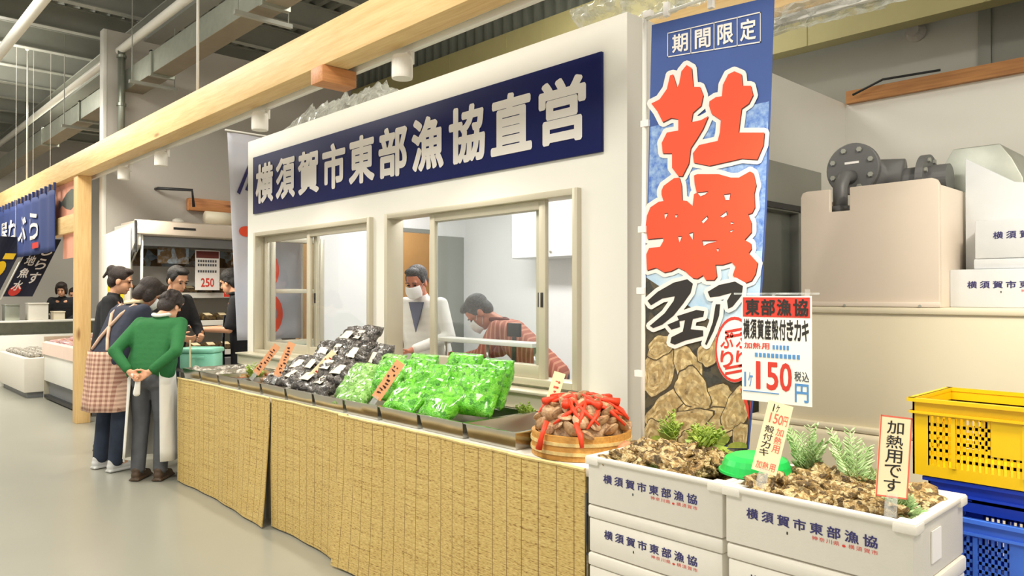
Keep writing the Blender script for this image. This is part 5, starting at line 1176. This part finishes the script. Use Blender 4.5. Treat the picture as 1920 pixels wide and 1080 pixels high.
b = MB(); b.box(-3.68, -3.44, 3.22, 3.40, .88, .95); mk('scale_base', b, 'showwhite', t, bevel=.008); b = MB(); b.box(-3.66, -3.46, 3.24, 3.38, .965, .975); b.box(-3.58, -3.54, 3.29, 3.33, .95, .965); mk('pan', b, 'steel', t, bevel=.003)
b = MB(); b.box(-3.62, -3.5, 3.385, 3.41, 1.17, 1.26); b.box(-3.575, -3.545, 3.39, 3.405, .95, 1.17); mk('display_head', b, 'dark', t, bevel=.005)
t = thing('wire_rack', 'low wire draining rack on the work bench left of the scale', 'rack', (-4.0, 3.22, .88))
b = MB()
for x in [-4.25+.05*i for i in range(10)]: b.tube([(x, 3.1, .90), (x, 3.1, .95), (x, 3.34, .95), (x, 3.34, .90)], .003, 6)
for y in (3.1, 3.34):
    for z in (.90, .95): b.tube([(-4.25, y, z), (-3.8, y, z)], .004, 6)
mk('rack_wires', b, 'steel', t, smooth=True)
t = thing('low_cabinet', 'white low cabinet inside the right window with a blue tray on it', 'cabinet', (-3.6, 4.1, 0)) if False else None
t = thing('wall_cabinet', 'white two-door wall cabinet inside, seen through the open right window', 'cabinet', (-4.85, 5.2, 1.80))
b = MB(); b.box(-5.35, -4.36, 5.09, 5.40, 1.80, 2.36); mk('carcass', b, 'cabinet', t, bevel=.003)
for x0, x1 in ((-5.345, -4.86), (-4.85, -4.365)):
    b = MB(); b.box(x0, x1, 5.07, 5.09, 1.805, 2.355); d = mk('cabinet_door', b, 'cabinet', t, bevel=.004); b = MB(); b.lathe((x1-.04 if x0 < -5 else x0+.04, 5.068, 1.85), [(.01, 0), (.012, .012), (.0001, .014)], 12, RX); mk('knob', b, 'steel', d)
t = thing('side_counter', 'low white counter inside at the right end of the booth', 'counter', (-2.75, 3.7, 0))
b = MB(); b.box(-3.02, -2.33, 3.46, 3.95, 0, .86); mk('counter_body', b, 'cabinet', t, bevel=.005)
b = MB(); b.box(-3.1, -2.33, 3.04, 3.44, 0, .86); mk('counter_return', b, 'cabinet', t, bevel=.005)
t = thing('blue_tray', 'dark blue plastic tray on the inside counter at the right window', 'tray', (-2.75, 3.2, .86))
b = MB(); b.box(-3.05, -2.42, 3.08, 3.42, .862, .872); b.box(-3.05, -2.42, 3.08, 3.09, .872, .93); b.box(-3.05, -2.42, 3.41, 3.42, .872, .93); b.box(-3.05, -3.04, 3.09, 3.41, .872, .93); b.box(-2.43, -2.42, 3.09, 3.41, .872, .93); mk('tray_shell', b, 'bluetray', t, bevel=.003)
t = thing('black_box', 'low black case on the inside counter behind the blue tray', 'case', (-3.2, 3.6, .86)); b = MB(); b.box(-3.01, -2.9, 3.50, 3.8, .862, .98); mk('case_body', b, 'dark', t, bevel=.01); b = MB(); b.box(-3.015, -2.895, 3.49, 3.81, .98, 1.0); mk('case_lid', b, 'dark', t, bevel=.006)
t = thing('kettle_pot', 'black water dispenser at the right edge of the open window', 'water dispenser', (-2.78, 3.62, .862))
b = MB(); b.lathe((-2.80, 3.60, .862), [(.09, 0), (.095, .02), (.09, .25), (.075, .30), (.03, .32), (.0001, .32)], 24); mk('dispenser_body', b, 'dark', t, smooth=False); b = MB(); b.lathe((-2.80, 3.60, .862), [(.0915, .19), (.0925, .19), (.0925, .215), (.0915, .215), (.0915, .19)], 24); mk('steel_band', b, 'steel', t); b = MB(); b.tube([(-2.88, 3.57, 1.08), (-2.92, 3.56, 1.06), (-2.93, 3.55, 1.02)], .012); mk('spout', b, 'dark', t, smooth=True)
t = thing('red_marker', 'small red flag-shaped marker inside the left window', 'marker', (-4.62, 3.1, .88)); b = MB(); b.box(-4.632, -4.622, 3.095, 3.105, .88, 1.12); mk('stick', b, 'steel', t); b = MB(); b.prism([(-4.66, 1.10), (-4.60, 1.10), (-4.60, 1.2), (-4.63, 1.15)], lambda u, v, d: Vector((u, d, v)), 3.09, 3.094); mk('flag', b, 'redink', t)
t = thing('inside_lamp', 'ceiling panel lamp inside the booth', 'lamp', (-4.4, 4.2, 2.62))
for k, x in enumerate((-3.6, -5.3)):
    b = MB(); b.box(x-.62, x+.62, 4.03, 4.37, 2.61, 2.632); mk('lamp_tray', b, 'showwhite', t, bevel=.003); b = MB(); b.box(x-.6, x+.6, 4.05, 4.35, 2.605, 2.61); mk('diffuser', b, 'panelglow', t)
# ---------------------------------------------------------------- left of the booth
# pale banner along the booth's left side
t = thing('side_banner', 'grey-blue upright banner with red and black brush marks at the left side of the booth', 'banner', (-6.80, 3.15, 0))
def nbf(u, v): return Vector((-6.80+.02*math.sin(u*8), 2.82+(.10 if v < 1 else 0)*(1-v)*(1-u)+.74*u, 1.02+1.93*v))
b = MB(); b.grid(nbf, 14, 20, th=(-.002, 0, 0)); mk('banner_cloth', b, 'lavender', t, smooth=True)
b = MB(); b.tube([(-6.80, 3.575, .02), (-6.80, 3.575, 3.0)], .011); b.tube([(-6.80, 3.575, 2.97), (-6.80, 2.80, 2.97)], .008); mk('pole', b, 'wall', t, smooth=True)
b = MB(); b.lathe((-6.80, 3.575, 0), [(.15, 0), (.15, .03), (.02, .05), (.0001, .05)], 24); mk('base', b, 'wall', t)
NB = lambda y, z: Vector((-6.772, y, z))
b = MB(); b.poly([NB(y, z) for y, z in ((2.90, 2.40), (2.93, 2.38), (3.02, 2.62), (3.06, 2.74), (3.03, 2.72))]); b.poly([NB(y, z) for y, z in ((2.98, 2.43), (3.01, 2.42), (3.05, 2.55), (3.03, 2.56))]); mk('black_strokes', b, 'navyink', t)
b = MB(); b.poly([NB(2.99+.07*math.cos(2*PI*k/16), 2.04+.05*math.sin(2*PI*k/16)) for k in range(16)])
ring = lambda cy, cz, r0, r1, a0, a1: [NB(cy+r1*math.cos(a0+(a1-a0)*k/14), cz+r1*1.3*math.sin(a0+(a1-a0)*k/14)) for k in range(15)]+[NB(cy+r0*math.cos(a1+(a0-a1)*k/14), cz+r0*1.3*math.sin(a1+(a0-a1)*k/14)) for k in range(15)]
b.poly(ring(3.20, 1.26, .10, .16, -1.7, 1.7)); b.poly(ring(3.16, 1.68, .08, .16, -1.0, 1.4)); mk('red_strokes', b, 'redprint', t)
# small end table with the mint container
t = thing('end_table', 'low steel side table at the left end of the counter carrying the mint container', 'table', (-6.40, 2.62, 0))
b = MB(); b.box(-6.78, -6.0, 2.36, 2.86, .775, .805); mk('table_top', b, 'steel', t, bevel=.004)
for x in (-6.74, -6.04):
    for y in (2.4, 2.82): b = MB(); b.box(x-.018, x+.018, y-.018, y+.018, 0, .775); mk('leg', b, 'steel_paint', t)
t = thing('mint_container', 'mint green plastic container with a handle at the left end of the counter', 'container', (-6.56, 2.50, .806), math.radians(43.5))
b = MB(); b.box(-.15, .15, -.10, .10, 0, .14); mk('container_body', b, 'mint', t, bevel=.02, seg=3, local=True); b = MB(); b.box(-.16, .16, -.11, .11, .14, .185); mk('lid', b, 'mint', t, bevel=.018, seg=3, local=True)
b = MB(); b.box(-.03, .08, -.118, -.108, .095, .115); mk('latch', b, 'mint', t, bevel=.004, local=True)
b = MB(); b.box(-.085, -.06, -.135, -.12, .0, .24); mk('wooden_stick', b, 'strap', local=False, label='thin wooden stick standing in front of the mint container', cat='stick') if False else b.bm.free()
b = MB(); b.box(-6.49, -6.472, 2.37, 2.378, .806, 1.06); mk('wooden_stick', b, 'cream', label='thin pale wooden stick standing in front of the mint container', cat='stick')
# open refrigerated display case against the grey partition
t = thing('display_case', 'tall open refrigerated display case against the grey partition behind the shoppers', 'display case', (-8.95, 3.4, 0))
cy0, cy1 = 2.60, 4.25
b = MB(); b.box(-9.28, -9.22, cy0, cy1, .0, 2.2); mk('back_panel', b, 'showwhite', t)
for y0, y1 in ((cy0-.05, cy0), (cy1, cy1+.05)):
    b = MB(); b.prism([(-9.28, .0), (-8.45, 0), (-8.45, .75), (-8.80, .95), (-8.80, 1.80), (-8.52, 1.98), (-8.52, 2.22), (-9.28, 2.22)], lambda u, v, d: Vector((u, d, v)), y0, y1); mk('side_panel', b, 'showwhite', t)
b = MB(); b.box(-9.22, -8.58, cy0, cy1, 2.10, 2.26); b.prism([(-8.58, 2.08), (-8.50, 2.10), (-8.50, 2.24), (-8.58, 2.26)], lambda u, v, d: Vector((u, d, v)), cy0-.05, cy1+.05); mk('canopy', b, 'hood', t, bevel=.008)
b = MB(); b.box(-8.9, -8.56, cy0, cy1, 1.98, 2.08); mk('canopy_underside', b, 'shelfdark', t)
b = MB(); b.box(-8.503, -8.497, 2.93, 3.17, 2.165, 2.19); mk('badge', b, 'dark', t)
b = MB(); b.prism([(-8.53, 1.90), (-8.49, 1.90), (-8.49, 2.24), (-8.53, 2.24)], lambda u, v, d: Vector((u, d, v)), cy0-.062, cy0-.048); b.prism([(-8.82, 1.74), (-8.76, 1.74), (-8.49, 1.95), (-8.53, 2.0)], lambda u, v, d: Vector((u, d, v)), cy0-.062, cy0-.048); mk('side_trim', b, 'dark', t)
b = MB(); b.tube([(-8.55, cy0+.02, 2.1), (-8.55, cy0+.02, .8)], .014); mk('corner_post', b, 'showwhite', t, smooth=True)
for z in (.78, 1.12, 1.44):
    dp = -8.62-(z-.78)*.3
    b = MB(); b.box(-9.22, dp, cy0, cy1, z-.02, z); sh = mk('shelf', b, 'steel_paint', t); b = MB(); b.box(dp, dp+.012, cy0, cy1, z-.03, z+.03); mk('price_rail', b, 'showwhite', sh)
b = MB(); b.box(-9.22, -8.46, cy0, cy1, .0, .72); mk('case_base', b, 'shelfdark', t)
b = MB(); b.box(-9.215, -9.20, cy0+.05, cy1-.05, 1.78, 1.98); mk('backing_posters', b, 'poster', t)
rr = random.Random(8); fp = None
for z in (.78, 1.12, 1.44):
    dp = -8.62-(z-.78)*.3
    for i in range(9):
        b = None; y = cy0+.12+i*.175
        if fp is None:
            b = MB(); b.box(-.07, .07, -.078, .078, 0, .10); fp = mk('food_pack', b, 'casefood', bevel=.012, local=True)
            o = fp; b = MB(); b.box(-.05, .05, -.04, .04, .101, .103); W[o] = Matrix.Identity(4); mk('pack_label', b, 'cream', o, local=True)
        else: o = copy_tree(fp)
        setp(o, 'flat dark food pack on a shelf of the tall display case', 'food pack', 'food packs in the display case'); o.matrix_world = Matrix.Translation((dp-.10, y, z+.001)) @ R(0, 14, rr.uniform(-6, 6))
for i, (y, z, mt, w_, h_) in enumerate(((2.86, 1.80, 'poster', .34, .19), (3.70, 1.80, 'poster', .30, .19))):
    b = MB(); b.box(-8.795, -8.790, y, y+w_, z, z+h_); mk('photo_poster', b, mt, label=['food photo poster hanging at the left under the case canopy', 'food photo poster hanging right of the price poster in the case'][i], cat='poster')
t = thing('price_poster', 'white price poster with a dark red heading hanging in the display case', 'poster', (-8.70, 3.36, 1.5))
b = MB(); b.box(-8.70, -8.696, 3.24, 3.52, 1.50, 1.96); mk('sheet', b, 'paper', t); b = MB(); b.box(-8.696, -8.694, 3.25, 3.51, 1.87, 1.95); mk('red_heading', b, 'collar', t)
b = MB(); write(b, '250', lambda u, v: Vector((-8.6945, 3.24+.28*u, 1.5+.46*v)), .22, .08, .78, .30, .02); mk('red_price', b, 'redink', t)
b = MB()
for v in (.70, .60, .44):
    for k in range(8): u = .1+.1*k; b.box(-8.696, -8.6945, 3.24+.28*u, 3.24+.28*(u+.07), 1.5+.46*v, 1.5+.46*(v+.06))
mk('grey_lines', b, 'greytr', t)
b = MB(); b.box(-8.62, -8.615, 3.54, 3.68, 1.42, 1.55); mk('small_sign', b, 'redink', label='small red and white sign on the shelf beside the seller', cat='sign')
b = MB(); b.box(-8.60, -8.596, 2.30, 2.46, 1.3, 1.62); mk('yellow_notice', b, 'yellowsign', label='narrow yellow notice beside the display case', cat='notice')
b = MB(); b.prism([(2.30, .0), (2.53, 0), (2.53, 2.2), (2.30, 2.08)], lambda u, v, d: Vector((d, u, v)), -8.80, -8.62); mk('white_side_board', b, 'showwhite', bevel=.004, label='white upright board standing at the left side of the display case', cat='board')
b = MB(); b.tube([(-8.95, 3.45, 2.36), (-8.95, 3.85, 2.36)], .085, 20); mk('paper_roll', b, 'label', smooth=True, label='thick beige roll lying on top of the display case', cat='roll')
b = MB(); b.lathe((-8.7, 3.05, 2.262), [(.06, 0), (.06, .03), (.03, .05), (.0001, .05)], 16); mk('round_cap', b, 'showwhite', label='small round white cap on top of the display case', cat='cap')
# ---------------------------------------------------------------- next stall
t = thing('navy_curtain', 'navy shop curtain with white characters hanging from the far end of the pine beam', 'curtain', (-12.8, 2.16, 2.05))
def cf(u, v): return Vector((-15.6+5.3*u, 2.165+.012*math.sin(u*70), 1.97+.75*v))
b = MB(); b.grid(cf, 120, 10, th=(0, .003, 0)); mk('curtain_cloth', b, 'curtain', t, smooth=True)
b = MB(); write(b, 'ごま屋なぶら', lambda u, v: cf(u, v)-Vector((0, .016, 0)), .10, .26, .86, .74, .02, gap=.25); mk('curtain_lettering', b, 'letter', t)
b = MB(); b.poly([cf(u, v)-Vector((0, .018, 0)) for u, v in ((.80, .10), (.87, .10), (.87, .2), (.80, .2))]); mk('red_mark', b, 'redink', t)
for k in range(24): p = cf(k/23, 1); b = MB(); b.box(p.x-.02, p.x+.02, 2.155, 2.179, 2.715, 2.80); mk('loop', b, 'curtain', t)
t = thing('fish_picture', 'orange and grey fish picture board between the beam and the header rail', 'picture', (-10.1, 2.28, 2.38))
b = MB(); b.box(-10.75, -9.57, 2.27, 2.285, 2.38, 2.79); mk('board', b, 'coralcloth', t)
fishp = [(-10.55, 2.62), (-10.42, 2.58), (-10.2, 2.66), (-9.95, 2.70), (-9.72, 2.66), (-9.62, 2.58), (-9.74, 2.50), (-9.98, 2.45), (-10.2, 2.48), (-10.4, 2.54), (-10.56, 2.49)]
b = MB(); b.poly([Vector((x, 2.268, z)) for x, z in fishp]); mk('printed_fish', b, 'galv', t)
for k, (y, lab, y1) in enumerate(((2.06, 'dark navy slanting banner with pale characters at the right of the pair', 2.80), (1.62, 'dark navy slanting banner with a yellow mark at the left of the pair', 2.36))):
    t = thing('slanted_banner', lab, 'banner', (-12.5, y, 1.4))
    def sf(u, v): return Vector((-12.5+.1*k+.01*math.sin(u*7), y+.36*u+.36*v-.06, 1.42+.84*v))
    b = MB(); b.grid(sf, 8, 8, th=(-.003, 0, 0)); mk('banner_cloth', b, 'navynob', t); b = MB(); b.tube([sf(-.02, -.05)+Vector((.012, 0, 0)), sf(-.02, 1.02)+Vector((.012, 0, 0))], .010); mk('pole', b, 'wall', t, smooth=True)
    ff = lambda u, v: sf(u, v)+Vector((.008, 0, 0))
    b = MB(); 
    if k == 0: write(b, 'しらす', ff, .55, .2, .92, .92, .02, vert=True, gap=.2); write(b, '地魚水', ff, .14, .08, .48, .72, .02, vert=True, gap=.2); mk('banner_lettering', b, 'letter', t)
    else: b.poly([ff(.6+.2*math.cos(2*PI*q/16), .45+.14*math.sin(2*PI*q/16)) for q in range(16)]); b.poly([ff(*q) for q in ((.55, .62), (.9, .62), (.9, .72), (.55, .72))]); mk('yellow_mark', b, 'yellow', t)
    b = MB(); b.poly([ff(.3+.2*math.cos(2*PI*q/16), .04+.09*math.sin(2*PI*q/16)+.06) for q in range(16)]); mk('red_blossom', b, 'redink', t) if k == 0 else b.bm.free()
    b = MB(); [b.tube([sf(u, 1.0), sf(u, 1.0)*1+Vector((0, 0, 5.0-sf(u, 1.0).z))], .003, 6) for u in (0, .6)]; mk('hanging_cords', b, 'wall', t)
b = MB(); b.grid(lambda u, v: Vector((-10.35+.75*u, 2.27+.008*math.sin(u*9), 1.88+.295*v)), 8, 4, th=(0, .004, 0)); mk('coral_sheet', b, 'coralcloth', label='coral paper sheet hanging under the header rail beside the pine post', cat='paper') 
# island refrigerator with packed fish
t = thing('island_fridge', 'long white open chest refrigerator full of packed fish left of the post', 'refrigerator', (-10.9, 2.9, 0))
b = MB(); b.box(-12.05, -9.80, 2.42, 3.35, .25, .62); mk('chest_body', b, 'showwhite', t, bevel=.01)
b = MB(); b.prism([(2.40, .62), (2.40, .78), (2.44, .80), (2.46, .66), (3.30, .66), (3.32, .80), (3.37, .78), (3.37, .62)], lambda u, v, d: Vector((d, u, v)), -12.07, -9.78); mk('rim', b, 'caseorange', t)
b = MB(); b.box(-12.0, -9.85, 2.47, 3.30, 0, .25); mk('plinth', b, 'shelfdark', t); b = MB(); b.box(-12.08, -12.05, 2.42, 3.35, .0, .86); mk('end_panel', b, 'alu', t); b = MB(); b.box(-9.80, -9.77, 2.42, 3.35, .62, .82); mk('end_panel', b, 'alu', t)
b = MB(); b.box(-11.9, -9.95, 2.412, 2.42, .64, .75); mk('front_pane', b, 'glassgrey', t)
b = MB(); b.box(-12.0, -9.85, 2.41, 2.47, .02, .06); mk('bumper', b, 'dark', t)
pf = None; rr = random.Random(6)
for i in range(11):
    for j in range(4):
        if pf is None: b = MB(); b.box(-.09, .09, -.1, .1, 0, .05); pf = mk('fish_pack', b, 'fish', bevel=.015, local=True); o = pf
        else: o = copy_tree(pf)
        setp(o, 'flat tray of packed pink fish in the chest refrigerator', 'fish pack', 'fish packs in the chest refrigerator'); o.matrix_world = Matrix.Translation((-11.9+.2*i, 2.56+.21*j, .75+.035*j+rr.uniform(0, .03))) @ R(rr.uniform(-12, 12), rr.uniform(-12, 12), rr.uniform(-15, 15))
# white foam boxes and the far counter
for i, (x0, x1, y0, z0, h) in enumerate(((-13.95, -12.16, 2.20, .0, .45),)):
    t = thing('foam_trough', 'white insulated trough of shellfish at the left edge of the picture', 'trough', ((x0+x1)/2, y0+.4, z0)); b = MB(); b.box(x0, x1, y0, y0+.85, z0+.08, .56); mk('trough_body', b, 'foam', t, bevel=.015); b = MB(); b.box(x0+.05, x1-.05, y0+.05, y0+.8, 0, .08); mk('plinth', b, 'shelfdark', t)
    pg = None
    for a in range(8):
        for c in range(3):
            if pg is None: pg = mk('shellfish_pack', pillow(.2, .2, .07, 61., .3), pale, smooth=True, local=True); o = pg
            else: o = copy_tree(pg)
            setp(o, 'small pack of grey shellfish lying on the white trough', 'shellfish pack', 'shellfish packs on the trough'); o.matrix_world = Matrix.Translation((x0+.18+.205*a, y0+.16+.25*c, .59)) @ R(0, 0, rr.uniform(-20, 20))
t = thing('glass_showcase', 'low glass-topped counter where the next stall sellers stand', 'counter', (-14.25, 2.7, 0))
b = MB(); b.box(-14.5, -14.02, 1.6, 4.4, 0, .80); mk('counter_body', b, 'showwhite', t, bevel=.006); b = MB(); b.box(-14.52, -14.0, 1.6, 4.4, 1.0, 1.03); mk('counter_top', b, 'showwhite', t, bevel=.004); b = MB(); b.box(-14.04, -14.03, 1.62, 4.38, .80, 1.0); mk('pane', b, 'glass', t); b = MB(); b.box(-14.5, -14.48, 1.62, 4.38, .80, 1.0); mk('back_board', b, 'galv', t)
for i, (y, z, w_, h_, mt, l) in enumerate(((2.0, 1.031, .22, .30, 'foamcool', 'pale blue-white box standing on the next stall counter'), (2.30, 1.031, .2, .24, 'galv', 'grey metal box on the next stall counter, between the others'), (2.62, 1.031, .28, .26, 'foam', 'white box on the next stall counter beside the slanting banner'), (2.98, 1.031, .16, .12, 'label', 'low cream box on the next stall counter near the cardigan wearer'))):
    b = MB(); b.box(-14.4, -14.15, y, y+w_, z, z+h_); b.box(-14.41, -14.14, y-.008, y+w_+.008, z+h_, z+h_+.02); mk('counter_box', b, mt, bevel=.006, label=l, cat='box')
